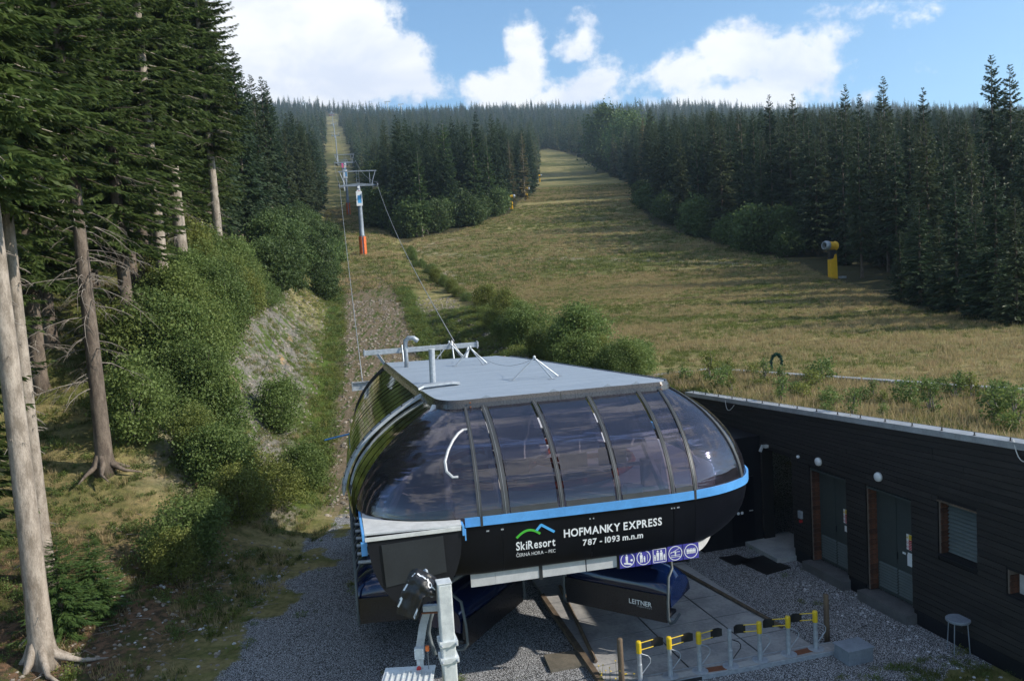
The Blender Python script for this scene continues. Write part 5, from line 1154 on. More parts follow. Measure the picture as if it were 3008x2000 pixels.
# doors
def brick_reveal(s, z0, z1):
    n = int((z1-z0)/0.15); w_ = MB().bx(s-.035, s+.0, -.44, -.025, z0, z1).build('reveal', M['mortar'], bd); bm_ = MB().bx(-.03, .0, -.19, .19, .006, .138).mesh('brick', M['brick'])
    for k in range(n): link('brick', bm_, w_, (s-.034-(k % 2)*.004, -.235+(k % 2)*.012, z0+k*0.15))
for s0, s1, z0, z1, kind in openings:
    if kind == 'door':
        zb_ = 0.30; d = MB().bx(s0+.03, s1-.06, -.34, -.30, zb_, z1-.06).build('door', M['door_grey'], bd, label='grey double steel door with louvred lower part'); mid = (s0+s1)/2
        for a, b in ((s0+.10, mid-.03), (mid+.03, s1-.14)):
            MB().bx(a, b, -.30, -.285, zb_+1.0, z1-.14).build('door_leaf', M['door_grey'], d)
            for k in range(9):
                z = zb_+.12+k*.085; MB().add([(a, -.30, z+.05), (b, -.30, z+.05), (b, -.262, z), (a, -.262, z)], [(0, 1, 2, 3)]).build('slat', M['slat'], d, thick=.006)
        MB().bx(mid-.012, mid+.012, -.29, -.26, zb_+1.15, zb_+1.35).build('handle', M['dark'], d)
        MB().bx(s0, s1, -.30, -.01, z1-.08, z1-.02).build('lintel', M['door_grey'], bd)
        MB().bx(s0-.1, s1+.1, -.30, .32, -.3, zb_-.02).build('step', M['checker'], bd)
        brick_reveal(s1, zb_, z1)
        sg = s0+.26; sz = zb_+1.55
        sn = MB().bx(sg, sg+.26, -.284, -.278, sz, sz+.44).build('warning_sign', M['white'], d)
        MB().bx(sg+.0, sg+.18, -.2775, -.277, sz+.30, sz+.43).build('yellow_field', M['yellow'], sn) if False else None
        o = MB().bx(sg+.005, sg+.175, -.277, -.274, sz+.30, sz+.435).build('yellow_field', M['yellow'], d); MB().bx(sg+.005, sg+.175, -.277, -.274, sz+.01, sz+.29).build('red_field', M['red'], d)
        tri_ = MB().add([(sg+.19, -.274, sz+.32), (sg+.255, -.274, sz+.32), (sg+.222, -.274, sz+.40)], [(0, 1, 2)]).build('warning_triangle', M['yellow'], d)
        mbr = MB()
        for k in range(2):
            n_ = 14; cz = sz+.20-k*.12; mbr.grid([[(sg+.222+rr*math.cos(2*math.pi*j/n_), -.274, cz+rr*math.sin(2*math.pi*j/n_)) for j in range(n_+1)] for rr in (.034, .024)])
        mbr.build('prohibition_rings', M['red'], d, kind='stuff')
        MB().bx(sg-.02, sg+.22, -.284, -.278, sz-.26, sz-.08).build('label_plate', M['white'], d)
        if s0 < 5: MB().bx(sg-.04, sg+.24, -.2835, -.276, sz-.46, sz-.14).build('notice_sheet', M['white'], d); MB().bx(sg+.30, sg+.42, -.284, -.278, sz-.18, sz-.12).build('label_plate', M['white'], d); put_text('TS 1093', 'lettering', M['dark'], d, sg+.02+.2, sg+.02, sz-.22, sz-.17, lambda x, z: (x, -.272, z)) if False else None
        for k in range(5): MB().bx(sg+.02, sg+.16, -.2735, -.2725, sz+.05+k*.045, sz+.058+k*.045).build('print_line', M['white'], d)
    if kind == 'louvre':
        f = MB().bx(s0+.02, s1-.02, -.30, -.27, z0, z1).build('louvre_window', M['dark'], bd, label='louvred ventilation window'); 
        for k in range(13):
            z = z0+.04+k*(z1-z0-.06)/13; MB().add([(s0+.1, -.26, z+.07), (s1-.1, -.26, z+.07), (s1-.1, -.20, z), (s0+.1, -.20, z)], [(0, 1, 2, 3)]).build('slat', M['slat'], f, thick=.008)
        MB().bx(s0-.02, s1+.02, -.25, .04, z0-.06, z0-.005).build('sill', M['black_plate'], bd); MB().bx(s0-.02, s1+.02, -.25, .035, z1, z1+.03).build('window_head', M['timber'], bd); brick_reveal(s1, z0, z1)
    if kind == 'hatch':
        f = MB().bx(s0+.02, s1-.1, -.30, -.26, z0, z1).build('meter_hatch', M['white_wall'], bd); MB().add([(s1-.42, -.257, z0+.2), (s1-.28, -.257, z0+.2), (s1-.35, -.257, z0+.34)], [(0, 1, 2)]).build('warning_triangle', M['yellow'], f); brick_reveal(s1, z0, z1)
        MB().bx(s0-.02, s1+.02, -.25, .03, z0-.05, z0-.005).build('sill', M['black_plate'], bd)
    if kind == 'way':
        MB().bx(s0, s1, -2.2, -2.15, 0, z1).build('inner_wall', M['void'], bd); MB().bx(s0-.05, s0, -2.2, -.45, 0, z1).build('passage_wall', M['void'], bd)
        MB().bx(s0-.1, s1+.3, -1.2, .75, -.2, .16).build('entrance_step', M['concrete_pale'], bd); MB().bx(s0, s1, -2.2, -.45, z1, z1+.05).build('passage_ceiling', M['void'], bd)
# vestibule behind the station
vb = MB().bx(10.5, 14.5, .02, 2.4, 0, 3.9).build('vestibule', M['black_plate'], bd); dv = MB().bx(10.47, 10.5, .35, 1.25, .16, 2.5).build('vestibule_door', M['black'], bd)
MB().bx(10.44, 10.47, .42, .56, 1.25, 1.28).build('handle', M['galv_light'], dv)
for y in (.85, 1.0): MB().lathe([(.055, 0), (.055, .006)], (10.465, y, 1.22), 12, Vector((-1, 0, 0))).build('round_sticker', M['white'], dv)
for s_, z_ in ((7.19, 3.66), (4.54, 3.78)):
    mb = MB().lathe([(.02, -.01), (.13, 0), (.135, .05), (.12, .09), (.07, .12), (.01, .13)], (s_, .02, z_), 18, Vector((0, 1, 0))); o = mb.build('bulkhead_lamp', M['lampglass'], bd, smooth=True); o.scale = (1, 1, 1)
    MB().lathe([(.09, 0), (.1, .03)], (s_, .0, z_-.02), 14, Vector((0, 1, 0))).build('lamp_base', M['dark'], o)
mb = MB(); mb.box((10.0, .10, 3.62), (.12, .14, .1)); mb.box((10.25, .12, 3.5), (.1, .06, .25), rx=.5); mb.build('security_camera', M['galv_light'], bd, kind='stuff')
MB().lathe([(.05, 0), (.05, .06), (.02, .08)], (8.25, .02, 3.6), 10, Vector((0, 1, 0))).build('motion_sensor', M['white'], bd)
so_ = MB().bx(8.12, 8.30, .01, .10, 1.55, 1.80).build('socket_box', M['galv'], bd, bevel=.01); MB().bx(8.15, 8.22, .02, .11, 1.42, 1.5).build('red_plug', M['red'], so_)
for (s_, r_) in ((12.4, .55), (-0.15, .5)):
    pts_ = [(s_+.35-r_*q*1.2, .02+.1*math.sin(q*3.1), PT(s_)+.05-.75*r_*math.sin(q*math.pi*.9)*1.0-(.12*q)) for q in np.linspace(0, 1, 12)]; MB().tube(pts_, .012, 5).build('loose_white_cable', M['cream'], bd, smooth=True)
# doormats
for q in [[(1655, 1283), (1700, 1277), (1735, 1292), (1690, 1300)], [(1700, 1292), (1758, 1278), (1822, 1306), (1765, 1322)]]:
    o = link('door_mat', MB().prism([tuple(az(*k, .02)[:2]) for k in q][::-1], 0.0, 0.03).mesh('door_mat', M['rubber'])); tag(o, 'small black mat on gravel, left of the larger one' if q[0][0] < 1690 else 'larger black mat on gravel before the dark entrance', 'mat')
# green roof
def fl(s, y=0.0): p = FA+FW*s; return p+np.array([-FW[1]*-1*0, 0])
bkA = np.array([6.29, 38.43]); bkB = np.array([9.83, 38.95]); bkC = np.array([17.8, 27.39]); bkD = bkC+(bkC-bkB)*1.0
frA = FA+FW*S1; frB = FA+FW*S0
ins = np.array([FW[1], -FW[0]])*0.36
rp = [frB+ins, bkD, bkC, bkB, bkA, frA+ins]
mb = MB(); vs = []
for (x, y), z in zip(rp, [5.45, 4.75, 4.72, 4.72, 4.68, 4.62]): vs.append((x, y, z))
mb.add(vs+[(v[0], v[1], 4.0) for v in vs], [tuple(range(6))]+[(i, 6+i, 6+(i+1) % 6, (i+1) % 6) for i in range(6)])
garden = link('roof_soil', mb.mesh('roof_soil', M['soil'])); garden.parent = bd; garden.matrix_parent_inverse = bd.matrix_basis.inverted()
garden.matrix_parent_inverse = (Matrix.Translation((FA[0], FA[1], 0)) @ Matrix.Rotation(FROT, 4, 'Z')).inverted()
bwall = empty('rear_parapet_wall', (0, 0, 0), 0, 'low concrete parapet with metal cap between green roof and meadow', 'wall')
def wall_seg(a, b, zt0, zt1, n):
    d = (b-a)/np.linalg.norm(b-a); nn = np.array([-d[1], d[0]])*.13
    for k in range(n):
        p, q = a+(b-a)*k/n, a+(b-a)*((k+1)/n-.002); z0_, z1_ = zt0+(zt1-zt0)*k/n, zt0+(zt1-zt0)*(k+1)/n
        for (w0, w1, zo0, zo1, nm, mt) in ((1, -1, -1.0, -.07, 'wall_block', M['concrete']), (1.35, -1.35, -.068, 0, 'cap', M['parapet'])):
            vs = [(*(p+nn*w0), z0_+zo0), (*(q+nn*w0), z1_+zo0), (*(q+nn*w1), z1_+zo0), (*(p+nn*w1), z0_+zo0), (*(p+nn*w0), z0_+zo1), (*(q+nn*w0), z1_+zo1), (*(q+nn*w1), z1_+zo1), (*(p+nn*w1), z0_+zo1)]
            MB().add(vs, [(0, 3, 2, 1), (4, 5, 6, 7), (0, 1, 5, 4), (1, 2, 6, 5), (2, 3, 7, 6), (3, 0, 4, 7)]).build(nm, mt, bwall)
wall_seg(bkA, bkB, 4.86, 4.95, 2); wall_seg(bkB, bkD, 4.95, 5.15, 12)
def roof_pts(n):
    P = np.array(rp); x = rng.uniform(P[:, 0].min(), P[:, 0].max(), n); y = rng.uniform(P[:, 1].min(), P[:, 1].max(), n); k = inpoly(P, x, y); x, y = x[k], y[k]
    s_ = (x-FA[0])*FW[0]+(y-FA[1])*FW[1]; dd = (x-FA[0])*FW[1]-(y-FA[1])*FW[0]; z = np.interp(dd, [0, 4], [1, 0])*(PT(s_)-.12-4.7)*0.5+4.72; px, py, wz = proj(x, y, z); k = (px > -10) & (px < 2420) & (wz > 2); return x[k], y[k], z[k]
x, y, z = roof_pts(26000)
gn_scatter('roof_grass', np.stack([x, y, z-.05, rng.uniform(.55, 1.15, len(x)), rng.uniform(0, 6.28, len(x)), np.where(rng.uniform(0, 1, len(x)) < .45+.3*patch(x, y, .9), 0, 1+(rng.uniform(0, 1, len(x)) < .4))], 1), TU)
HERB = [make_shrub(131, 26, 26, .34, .48, .09, M['leaves'], .11, 7), make_shrub(132, 20, 24, .22, .62, .085, M['leaves'], .10, 5)]
hlabs = ['leafy plant on the green roof near the station dome', 'tall thin seedling at the roof corner beside the rear wall', 'bushy plant in the middle of the green roof', 'leafy plant by the rear wall of the green roof', 'round seedling near the front edge of the green roof', 'large leafy plant at the right edge of the roof garden',
         'seedling standing against the rear parapet', 'young birch on the right part of the green roof', 'low seedling beside the lightning wire', 'pale weed at the right edge above the facade']
for (px, py, s_, k), lab in zip([(1655, 885, 1.0, 0), (1632, 870, 1.2, 1), (1870, 890, 1.0, 0), (1760, 870, .9, 1), (2145, 950, 1.0, 1), (2305, 965, 1.3, 0), (1895, 872, 1.2, 0), (2085, 925, 1.1, 0), (1985, 925, .8, 0), (2340, 985, 1.1, 1)], hlabs):
    q = az(px, py+12, 4.8); place(HERB[k], 'roof_plant', q, s_, random.uniform(0, 6), lab, 'plant', None, sub=('stem', 'crown'))
for k in range(46):
    x, y, z = roof_pts(60); i_ = 0; place(HERB[k % 2], 'roof_plant', (x[i_], y[i_], z[i_]-.05), random.uniform(.4, .95), random.uniform(0, 6), 'small leafy seedling among the grasses of the green roof', 'plant', 'seedlings on the green roof', sub=('stem', 'crown'))
# green garland arch
q = az(1790, 855, 4.9); ga = empty('garland_arch', tuple(q), 0.2, 'small dark green garland wrapped arch behind the rear parapet', 'arch')
pts_ = [(-.30, 0, -.15), (-.30, 0, .45), (-.22, 0, .70), (-.05, 0, .82), (.12, 0, .76), (.22, 0, .55), (.24, 0, .25)]
MB().tube(pts_, .03, 6).build('hoop', M['dark'], ga); V = []; 
Rg = np.random.default_rng(3); ip = np.array(pts_); tt = Rg.uniform(0, len(ip)-1.001, 900); i0 = tt.astype(int); P = ip[i0]+(ip[i0+1]-ip[i0])*(tt-i0)[:, None]+Rg.normal(0, .02, (900, 3)); D = norm(Rg.normal(0, 1, (900, 3))); S = norm(np.cross(D, Rg.normal(0, 1, (900, 3)))); V, Fc = face_strip(P, D, S, np.full(900, .09), np.full(900, .02)); link('garland', mesh_np('garland', V, Fc, M['garland']), ga)

# ------------------------------------------------------------------ round bar table by the wall
q = az(2212, 1500, 0); tb = empty('bar_table', (q[0]-.05, q[1], 0), 0.4, 'small round high table with thin legs standing by the dark wall', 'table')
MB().lathe([(.27, .80), (.285, .82), (.285, .86), (.27, .875), (.0, .876)], n=24).build('table_top', M['tower'], tb, smooth=False)
for k in range(4): a = k*math.pi/2+.3; MB().tube([(.22*math.cos(a), .22*math.sin(a), .81), (.27*math.cos(a), .27*math.sin(a), 0)], .013, 6).build('leg', M['tower'], tb)

# ------------------------------------------------------------------ lift towers, ropes, top station
def tower(x, y, z, h, gauge, lab, sign=True, pink=False, name='lift_tower', pads=True, rot=0.19):
    t = empty(name, (x, y, z), rot, lab, 'lift tower'); g2 = gauge/2
    MB().lathe([(.50, -1), (.48, .4), (.46, 2.9), (.40, 3.0), (.38, 5), (.31, h*.7), (.26, h-2.3)], n=18).build('pole', M['tower'], t, smooth=True)
    MB().lathe([(.49, 3.0), (.49, 3.12)], n=18).build('flange', M['tower'], t)
    if pads:
        for a0, a1 in ((-2.8, -1.75), (-1.2, -.1)):
            P = [[(.60*math.cos(a)*.9, .60*math.sin(a), zz) for a in np.linspace(a0, a1, 7)] for zz in (-.3, .8, 2.0, 2.95)]; MB().grid(P).build('orange_pad', M['orange'], t, smooth=True, thick=.12)
    zc_ = h-2.4; arm = MB().add([(-g2, -.14, zc_), (g2, -.14, zc_), (g2, .14, zc_), (-g2, .14, zc_), (-g2, -.14, zc_+.2), (0, -.18, zc_+.5), (g2, -.14, zc_+.2), (g2, .14, zc_+.2), (0, .18, zc_+.5), (-g2, .14, zc_+.2)], [(0, 1, 2, 3), (0, 4, 5, 6, 1), (3, 2, 7, 8, 9), (4, 9, 8, 5), (5, 8, 7, 6), (0, 3, 9, 4), (1, 6, 7, 2)]).build('crossarm', M['tower'], t)
    for sx in (-1, 1):
        sh = MB(); sh.bx(sx*g2-.08, sx*g2+.08, -1.9, 1.9, zc_-.05, zc_+.15).build('sheave_beam', M['tower'], t)
        for k in range(6):
            so2 = MB().lathe([(.22, -.05), (.22, .05)], (sx*g2, -1.6+k*.64, zc_+.28), 12, Vector((1, 0, 0))).build('sheave', M['dark'], t)
        ck = MB(); ck.bx(sx*(g2-.75), sx*(g2-.2), -1.7, 1.7, zc_-.35, zc_-.31); ck.build('catwalk', M['tower'], t)
        rl = MB()
        for k in range(4): rl.tube([(sx*(g2-.75), -1.6+k*1.07, zc_-.33), (sx*(g2-.75), -1.6+k*1.07, zc_+.6)], .02, 4)
        rl.tube([(sx*(g2-.75), -1.7, zc_+.6), (sx*(g2-.75), 1.7, zc_+.6)], .02, 4); rl.build('railing', M['tower'], t, kind='stuff')
        MB().tube([(sx*g2*.92, 0, h-.1), (sx*g2*.70, 0, zc_+.3)], .07, 4).build('frame_strut', M['tower'], t)
        MB().tube([(sx*g2*.62, .1, h), (sx*g2*.62, .1, zc_+.3)], .05, 4).build('frame_post', M['tower'], t)
    MB().box((0, 0, h), (gauge*1.0, .14, .16)).build('lifting_frame', M['tower'], t)
    ld = MB()
    for sx in (-.2, .2): ld.tube([(sx, .5, 3), (sx, .42, h)], .02, 4)
    for k in range(int((h-3)/.45)): ld.tube([(-.2, .48, 3.1+k*.45), (.2, .48, 3.1+k*.45)], .015, 4)
    ld.build('ladder', M['tower'], t, kind='stuff')
    if sign:
        pnl = MB().box((0, -.46, h*.67), (.95, .04, 2.3)).build('info_board', M['white'], t); MB().box((.05, -.485, h*.67-.1), (.6, .01, 1.2)).build('map_print', M['blue_print'], pnl); MB().box((.28, -.49, h*.67+.1), (.09, .01, 1.1)).build('dark_stripe', M['dark'], pnl)
        MB().box((0, -.40, zc_-.2), (.3, .03, .3)).build('number_plate', M['white'], t)
        for k, c_ in ((0, 'red'), (1, 'blue_print')):
            pl_ = MB().box((0, -.42, zc_-.95-k*.62), (.58, .03, .6)).build('rule_sign', M['white'], t); mr = MB(); cz = zc_-.95-k*.62; mr.grid([[(rr*math.cos(j*.449), -.445, cz+rr*math.sin(j*.449)) for j in range(15)] for rr in (.24, .17)]); mr.build('sign_ring', M[c_], pl_)
    if pink: MB().box((0, -.35, h*.83), (.9, .05, 2.2)).build('pink_board', M['pink'], t)
    return t
T1 = ay(837, 587, 129); T2 = ay(803, 492, 225)
tows = [(T1[0], 129, T1[2], 13.4), (T2[0], 225, T2[2], 16.5)]
tower(T1[0], 129, T1[2], 13.4, 6.1, 'nearest lift tower with orange padded base and white info board'); tower(T2[0], 225, T2[2], 16.4, 5.6, 'second lift tower behind the first one, with orange base')
for px, pyb, Y, h, lab in [(794, 452, 400, 15.4, 'lift tower with a pink board, half hidden behind the second tower'), (776, 357, 570, 16, 'distant lift tower, thin grey mast in the lift line'), (771, 318, 800, 16, 'far lift tower below the upper station'), (768, 300, 1050, 17, 'farthest lift tower just below the upper station')]:
    q = ay(px, pyb, Y); zg = zt(q[0], Y); tower(q[0], Y, zg-.3, h+(max(0, q[2]-zg)), 5.6, lab, False, 'pink' in lab, pads=False); tows.append((q[0], Y, zg, h+max(0, q[2]-zg)))
# ropes
for sx, s0_, lab in ((-1, W2(-4.88, 12.9, 6.15), 'left steel haul rope rising from the station to the towers'), (1, W2(-1.05, 12.4, 7.55), 'right steel haul rope rising from the station to the towers')):
    P = [np.array(s0_)]; g_ = 0
    for (x, y, z, h) in tows: P.append(np.array([x+sx*2.95*math.cos(.19), y+sx*2.95*math.sin(.19), z+h-2.4+.55]))
    P.append(np.array([-275.8+sx*3, 1335, zt(-275.8, 1335)+9])); pts_ = []
    for a, b in zip(P[:-1], P[1:]):
        L = np.linalg.norm(b-a)
        for k in range(12): q = k/12; pts_.append(tuple(a+(b-a)*q-np.array([0, 0, L*0.012*4*q*(1-q)])))
    pts_.append(tuple(P[-1])); o = link('haul_rope', MB().tube(pts_, .024, 5).mesh('haul_rope', M['cable'], True)); tag(o, lab, 'rope')
q = ay(765, 281, 1340); us = empty('upper_station', (q[0], 1340, zt(q[0], 1340)), .19, 'tiny upper lift station with red base at the head of the lift line', 'lift station')
us.scale = (.5, .5, .5); MB().bx(-6, 6, -8, 8, 4, 10).build('body', M['hose'], us, bevel=.5); MB().bx(-8, 9, -9, -8.2, 0, 4).build('red_base', M['rust'], us); MB().bx(-2, 2, -3, 3, 0, 14).build('mast', M['galv'], us)
for px, py, Y, lab in [(703, 237, 1300, 'tiny cable pylon above the skyline trees at the left'), (892, 234, 1350, 'tiny pale pylon in the notch of the skyline'), (923, 240, 1350, 'tiny twin cable pylon right of the skyline notch')]:
    q = ay(px, py, Y); zg = zt(q[0], Y); t = empty('distant_pylon', (q[0], Y, zg), 0, lab, 'pylon'); MB().lathe([(.9, 0), (.5, q[2]-zg)], n=8).build('pole', M['galv_light'], t); MB().bx(-5, 5, -.4, .4, q[2]-zg-1, q[2]-zg+.3).build('crossarm', M['galv_light'], t); MB().bx(-4.6, -2.6, -1, 1, q[2]-zg-4, q[2]-zg-1.4).build('cabin', M['white'], t)

# ------------------------------------------------------------------ snow guns
def snow_gun(px, py, Y, s, rot, lab):
    q = ay(px, py, Y) if Y else gp(px, py); z = zt(q[0], q[1]); t = empty('snow_gun', (q[0], q[1], z-.05), rot, lab, 'snow gun'); t.scale = (s, s, s)
    vs = [(-.42, -.32), (.42, -.32), (.42, .32), (-.42, .32)]
    MB().add([(a, b, -.3) for a, b in vs]+[(-.40, -.3, 2.15), (.38, -.3, 2.25), (.38, .3, 2.25), (-.40, .3, 2.15)], [(0, 1, 5, 4), (1, 2, 6, 5), (2, 3, 7, 6), (3, 0, 4, 7), (4, 5, 6, 7)]).build('tower_cover', M['gun_yellow'], t, bevel=.04)
    MB().add([(-.05, -.3, 2.2), (.38, -.3, 2.25), (.38, .3, 2.25), (-.05, .3, 2.2), (.12, -.27, 2.66), (.35, -.27, 2.70), (.35, .27, 2.70), (.12, .27, 2.66)], [(0, 1, 5, 4), (1, 2, 6, 5), (2, 3, 7, 6), (3, 0, 4, 7), (4, 5, 6, 7)]).build('top_cover', M['gun_yellow'], t, bevel=.03)
    MB().add([(-.40, -.25, 2.17), (.12, -.25, 2.25), (.12, .25, 2.25), (-.40, .25, 2.17), (-.42, -.2, 3.15), (.35, -.2, 3.15), (.35, .2, 3.15), (-.42, .2, 3.15)], [(0, 1, 5, 4), (1, 2, 6, 5), (2, 3, 7, 6), (3, 0, 4, 7), (4, 5, 6, 7)]).build('swivel_neck', M['dark'], t)
    ax = Vector((-1, -.18, .08)).normalized(); c_ = Vector((.45, 0, 3.55))
    MB().lathe([(.20, -.02), (.48, 0), (.52, .12), (.44, .2), (.42, .55), (.40, 1.1)], c_, 18, ax).build('barrel', M['gun_yellow'], t, smooth=False)
    for k in range(8):
        a = k*math.pi/4; e1 = ax.cross(Vector((0, 0, 1))).normalized(); e2 = ax.cross(e1); p = c_+e1*math.cos(a)*.42+e2*math.sin(a)*.42; MB().tube([p+ax*.2, p+ax*1.05], .025, 4).build('barrel_rib', M['gun_yellow'], t)
    MB().lathe([(.40, 1.1), (.50, 1.15), (.50, 1.5), (.42, 1.68), (.33, 1.69), (.30, 1.2)], c_, 18, ax).build('nozzle_ring', M['galv'], t, smooth=False)
    MB().lathe([(.30, 1.25), (.29, 1.26)], c_, 16, ax).build('fan_grille', M['dark'], t)
    MB().tube([(.5, .3, -.2), (.5, .3, 3.0)], .04, 6).build('water_pipe', M['galv'], t); MB().bx(.6, 1.5, -.3, .3, 0, .25).build('hydrant_box', M['galv'], t)
snow_gun(1918, 640, 86, 1.0, 0.25, 'large yellow snow gun with grey nozzle standing before the dark right wood')
snow_gun(1178, 482, None, .95, 1.6+1.4, 'nearest of three yellow snow guns at the foot of the middle wood'); snow_gun(1213, 460, None, .92, 3.0, 'second of three yellow snow guns at the corner of the middle wood'); snow_gun(1243, 420, None, .9, 3.0, 'farthest of the three small yellow snow guns up the meadow')
# plain wooden frame near the bushes
q = gp(975, 545); fr = empty('wooden_frame', tuple(q), .2, 'low wooden frame with slanting legs by the bushes at the meadow edge', 'frame')
for x in (-1.2, 1.2): MB().tube([(x, 0, -.1), (x-.3, 0, 1.3)], .06, 5).build('leg', M['twig'], fr)
MB().tube([(-1.9, 0, 1.2), (.9, 0, 1.35)], .05, 5).build('rail', M['twig'], fr)

# ------------------------------------------------------------------ foreground mast with webcam arm, at the viewer's own tower
YM = 6.8
def mp(px, py, dy=0.0): return tuple(ay(px, py, YM+dy))
ms = empty('camera_mast', mp(1038, 1700), 0, 'square galvanised mast in the foreground with black wrapped arm and grid step', 'mast')
minv = Matrix.Translation(ms.location).inverted()
def mbuild(mb, name, mat, **k):
    o = mb.build(name, mat, ms if 'par' not in k else k.pop('par'), **k); o.matrix_parent_inverse = minv if o.parent == ms else Matrix.Identity(4); return o
top = np.array(mp(1021, 1340)); bot = np.array([top[0]+.004, top[1], 3.6]); rzm = 0.25
zc_ = (top[2]+bot[2])/2
mast = mbuild(MB().box((top[0], YM, zc_), (.125, .125, top[2]-bot[2]), rz=rzm), 'square_tube', M['galv_light'], bevel=.012)
mbuild(MB().box((top[0], YM, top[2]+.006), (.132, .132, .014), rz=rzm), 'end_cap', M['galv_light'], bevel=.005)
for py in (1474, 1512):
    c_ = np.array(mp(1036, py)); mbuild(MB().box((top[0], YM, c_[2]), (.165, .165, .05), rz=rzm), 'clamp', M['galv_light'], bevel=.004)
    for sx in (-.065, .065):
        v = Matrix.Rotation(rzm, 3, 'Z') @ Vector((sx, -.09, 0)); mbuild(MB().lathe([(.011, -.01), (.011, .012), (.006, .016)], (top[0]+v.x, YM+v.y, c_[2]), 6, Vector((0, -1, 0))), 'clamp_bolt', M['galv'])
armp = [mp(985, 1400, .1), mp(974, 1440, .1), mp(968, 1480, .1), mp(967, 1500, .1)]
mb = MB(); mb.grid([[tuple(np.array(p)+np.array((-.036, 0, 0))) for p in armp], [tuple(np.array(p)+np.array((.036, 0, 0))) for p in armp]]); mbuild(mb, 'curved_bracket', M['galv'], thick=.03)
c_ = np.array(mp(966, 1502, .08)); mbuild(MB().box(c_, (.085, .06, .10)), 'joint_clamp', M['galv_light'], bevel=.004)
for dx in (-.036, .036):
    for dz in (-.04, -.014, .014, .04): mbuild(MB().lathe([(.006, 0), (.005, .01)], tuple(c_+np.array((dx, -.03, dz))), 6, Vector((0, -1, 0))), 'joint_bolt', M['white'])
a_, b_ = np.array(mp(967, 1515, .08)), np.array(mp(972, 1600, .08)); mbuild(MB().tube([a_, b_], .032, 4), 'lower_strut', M['galv_light'])
mbuild(MB().box(np.array(mp(984, 1492, .06)), (.035, .03, .05)), 'red_pulley', M['orange'], bevel=.008)
mbuild(MB().tube([mp(985, 1497, .05), mp(987, 1530, .05), mp(990, 1590, .05)], .004, 4), 'thin_wire', M['cable'])
mbuild(MB().tube([mp(1000, 1395, .16), mp(990, 1430, .18), mp(987, 1455, .18), mp(993, 1480, .16), mp(1003, 1508, .12)], .018, 8), 'cable_hose', M['hose'], smooth=True)
mbuild(MB().box(np.array(mp(1000, 1398, .05)), (.20, .05, .05)), 'cross_bar', M['galv']); mbuild(MB().box(np.array(mp(993, 1409, .04)), (.17, .03, .012)), 'rusty_bar', M['rust'])
mbuild(MB().tube([mp(979, 1312, .35), mp(995, 1372, .1)], .022, 4), 'support_profile', M['galv'])
# tarpaulin hood: creased shell
TR = [[(945, 1319, .30), (960, 1316, .22), (985, 1327, .12), (1003, 1338, .05)],
      [(936, 1335, .22), (958, 1328, .02), (982, 1340, -.08), (1003, 1356, -.04)],
      [(926, 1360, .18), (955, 1352, -.06), (975, 1362, -.14), (1003, 1372, -.06)],
      [(917, 1385, .16), (945, 1380, -.02), (966, 1382, -.12), (978, 1372, -.05)],
      [(912, 1412, .18), (935, 1418, .06), (957, 1428, .0), (970, 1404, .02)]]
def tar(u, v, off=0.0):
    a, b = u*3, v*4; i, j = min(int(a), 2), min(int(b), 3); fa, fb = a-i, b-j
    q = [(1-fa)*(1-fb)*np.array(TR[j][i])+fa*(1-fb)*np.array(TR[j][i+1])+(1-fa)*fb*np.array(TR[j+1][i])+fa*fb*np.array(TR[j+1][i+1])][0]
    dy = .012*math.sin(u*17+v*6)+.01*math.sin(v*21-u*5); return tuple(ay(q[0], q[1], YM+q[2]*.5+dy-off))
mb = MB(); mb.grid([[tar(i/24, j/24) for i in range(25)] for j in range(25)]); tp = mbuild(mb, 'tarpaulin', M['tarp'], smooth=True, thick=.006)
bk = MB(); bk.grid([[tuple(np.array(tar(i/12, j/12))+np.array((0, .09+.05*math.sin(j/12*3), .0))) for i in range(13)] for j in range(13)]); mbuild(bk, 'tarpaulin_back', M['tarp'], smooth=True)
def tstroke(pts_, wd):
    mb = MB(); rows = [[], []]
    for i, p in enumerate(pts_):
        a = np.array(pts_[max(i-1, 0)]); b = np.array(pts_[min(i+1, len(pts_)-1)]); t = (b-a)/np.linalg.norm(b-a); nn = np.array([-t[1], t[0]])*wd/2
        rows[0].append(tar(*(np.array(p)+nn), .008)); rows[1].append(tar(*(np.array(p)-nn), .008))
    mb.grid(rows); mbuild(mb, 'printed_letter', M['white'])
tstroke([(.02, .86), (.06, .78), (.07, .70), (.02, .66)], .055); tstroke([(.04, .5), (.09, .36)], .06); tstroke([(.08, .28), (.14, .22), (.2, .10), (.26, .04)], .06)
tstroke([(.36, .06), (.45, .11), (.52, .08), (.6, .12), (.68, .10), (.74, .18)], .07); tstroke([(.80+.06*math.cos(t), .24+.08*math.sin(t)) for t in np.linspace(0, 6.28, 14)], .035); tstroke([(.88, .26), (.99, .28)], .05)
tstroke([(.66, .86), (.60, .98)], .06); tstroke([(.90, .66), (.96, .62), (.95, .54)], .05)
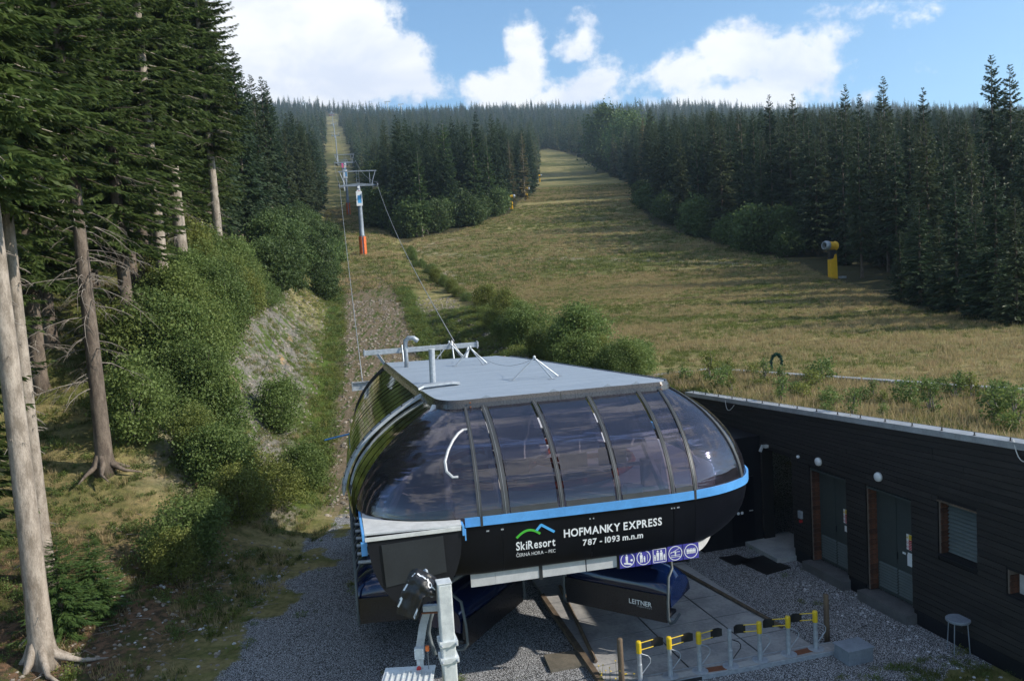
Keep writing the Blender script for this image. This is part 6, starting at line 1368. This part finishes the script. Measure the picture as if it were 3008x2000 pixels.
# grid step (serrated sheet platform) below
q0, q1, q2, q3 = [np.array(mp(*k)) for k in ((887, 1541, .1), (1003, 1530, .1), (1015, 1575, -.35), (892, 1590, -.35))]
z_ = (q0[2]+q1[2])/2
sx0, sx1 = q0[0], q1[0]
plat = MB().bx(sx0, sx1, YM-.55, YM+.12, z_-.012, z_); plat = mbuild(plat, 'grid_step', M['galv_light'], bevel=.004)
for k in range(9): mbuild(MB().bx(sx0+.03+k*.05, sx0+.04+k*.05, YM-.54, YM+.02, z_+.001, z_+.012), 'step_rib', M['galv_light'])
mbuild(MB().lathe([(.022, 0), (.022, .012), (.01, .013)], np.array(mp(965, 1538, .05)), 12, Vector((0, -1, .2))), 'red_ring', M['red'])
# fallen twigs and litter on the forest soil at the lower left
mb = MB(); Rt = random.Random(12)
for k in range(90):
    x = Rt.uniform(-15, -8.6); y = Rt.uniform(17.5, 31); a = Rt.uniform(0, 6.28); L = Rt.uniform(.2, .9); z = zt(x, y)+.03; mb.tube([(x, y, z), (x+math.cos(a)*L*.5, y+math.sin(a)*L*.5, zt(x+math.cos(a)*L*.5, y+math.sin(a)*L*.5)+.06), (x+math.cos(a)*L, y+math.sin(a)*L, zt(x+math.cos(a)*L, y+math.sin(a)*L)+.03)], [.014, .011, .005], 4, False)
tag(link('fallen_twigs', mb.mesh('fallen_twigs', M['twig'])), kind='stuff')
# yellow hawkweed by the left timber post
fw = empty('hawkweed', (2.05, 18.2, 0), 0, 'thin weeds with small yellow flowers beside the left timber post', 'plant')
mb = MB(); mf = MB(); Rf = random.Random(8)
for k in range(15):
    x, y, h = Rf.uniform(-.5, .35), Rf.uniform(-.3, .3), Rf.uniform(.35, .75); tx = x+Rf.uniform(-.08, .08); mb.tube([(x, y, -.02), (tx, y, h)], .004, 3); mf.lathe([(.022, 0), (.012, .012)], (tx, y, h), 6)
mb.build('stem', M['grass_green'], fw, kind='stuff'); mf.build('flower_heads', M['yellow'], fw, kind='stuff')
# haze
#HAZE
bpy.context.view_layer.update()
hz = MB().bx(-1620, 1640, -90, 2900, -6, 560).mesh('haze', bpy.data.materials.new('haze')); hm = hz.materials[0]; hm.use_nodes = True; hm.node_tree.nodes.clear(); T = NT(hm.node_tree)
pv = T.n('ShaderNodeVolumePrincipled'); pv.inputs['Color'].default_value = (0.60, 0.78, 1.0, 1); pv.inputs['Density'].default_value = 0.00017; pv.inputs['Anisotropy'].default_value = 0.3
ov = T.n('ShaderNodeOutputMaterial'); T.l(pv.outputs[0], ov.inputs['Volume']); ho = link('haze', hz); tag(ho, kind='stuff')
sc.cycles.volume_bounces = 0
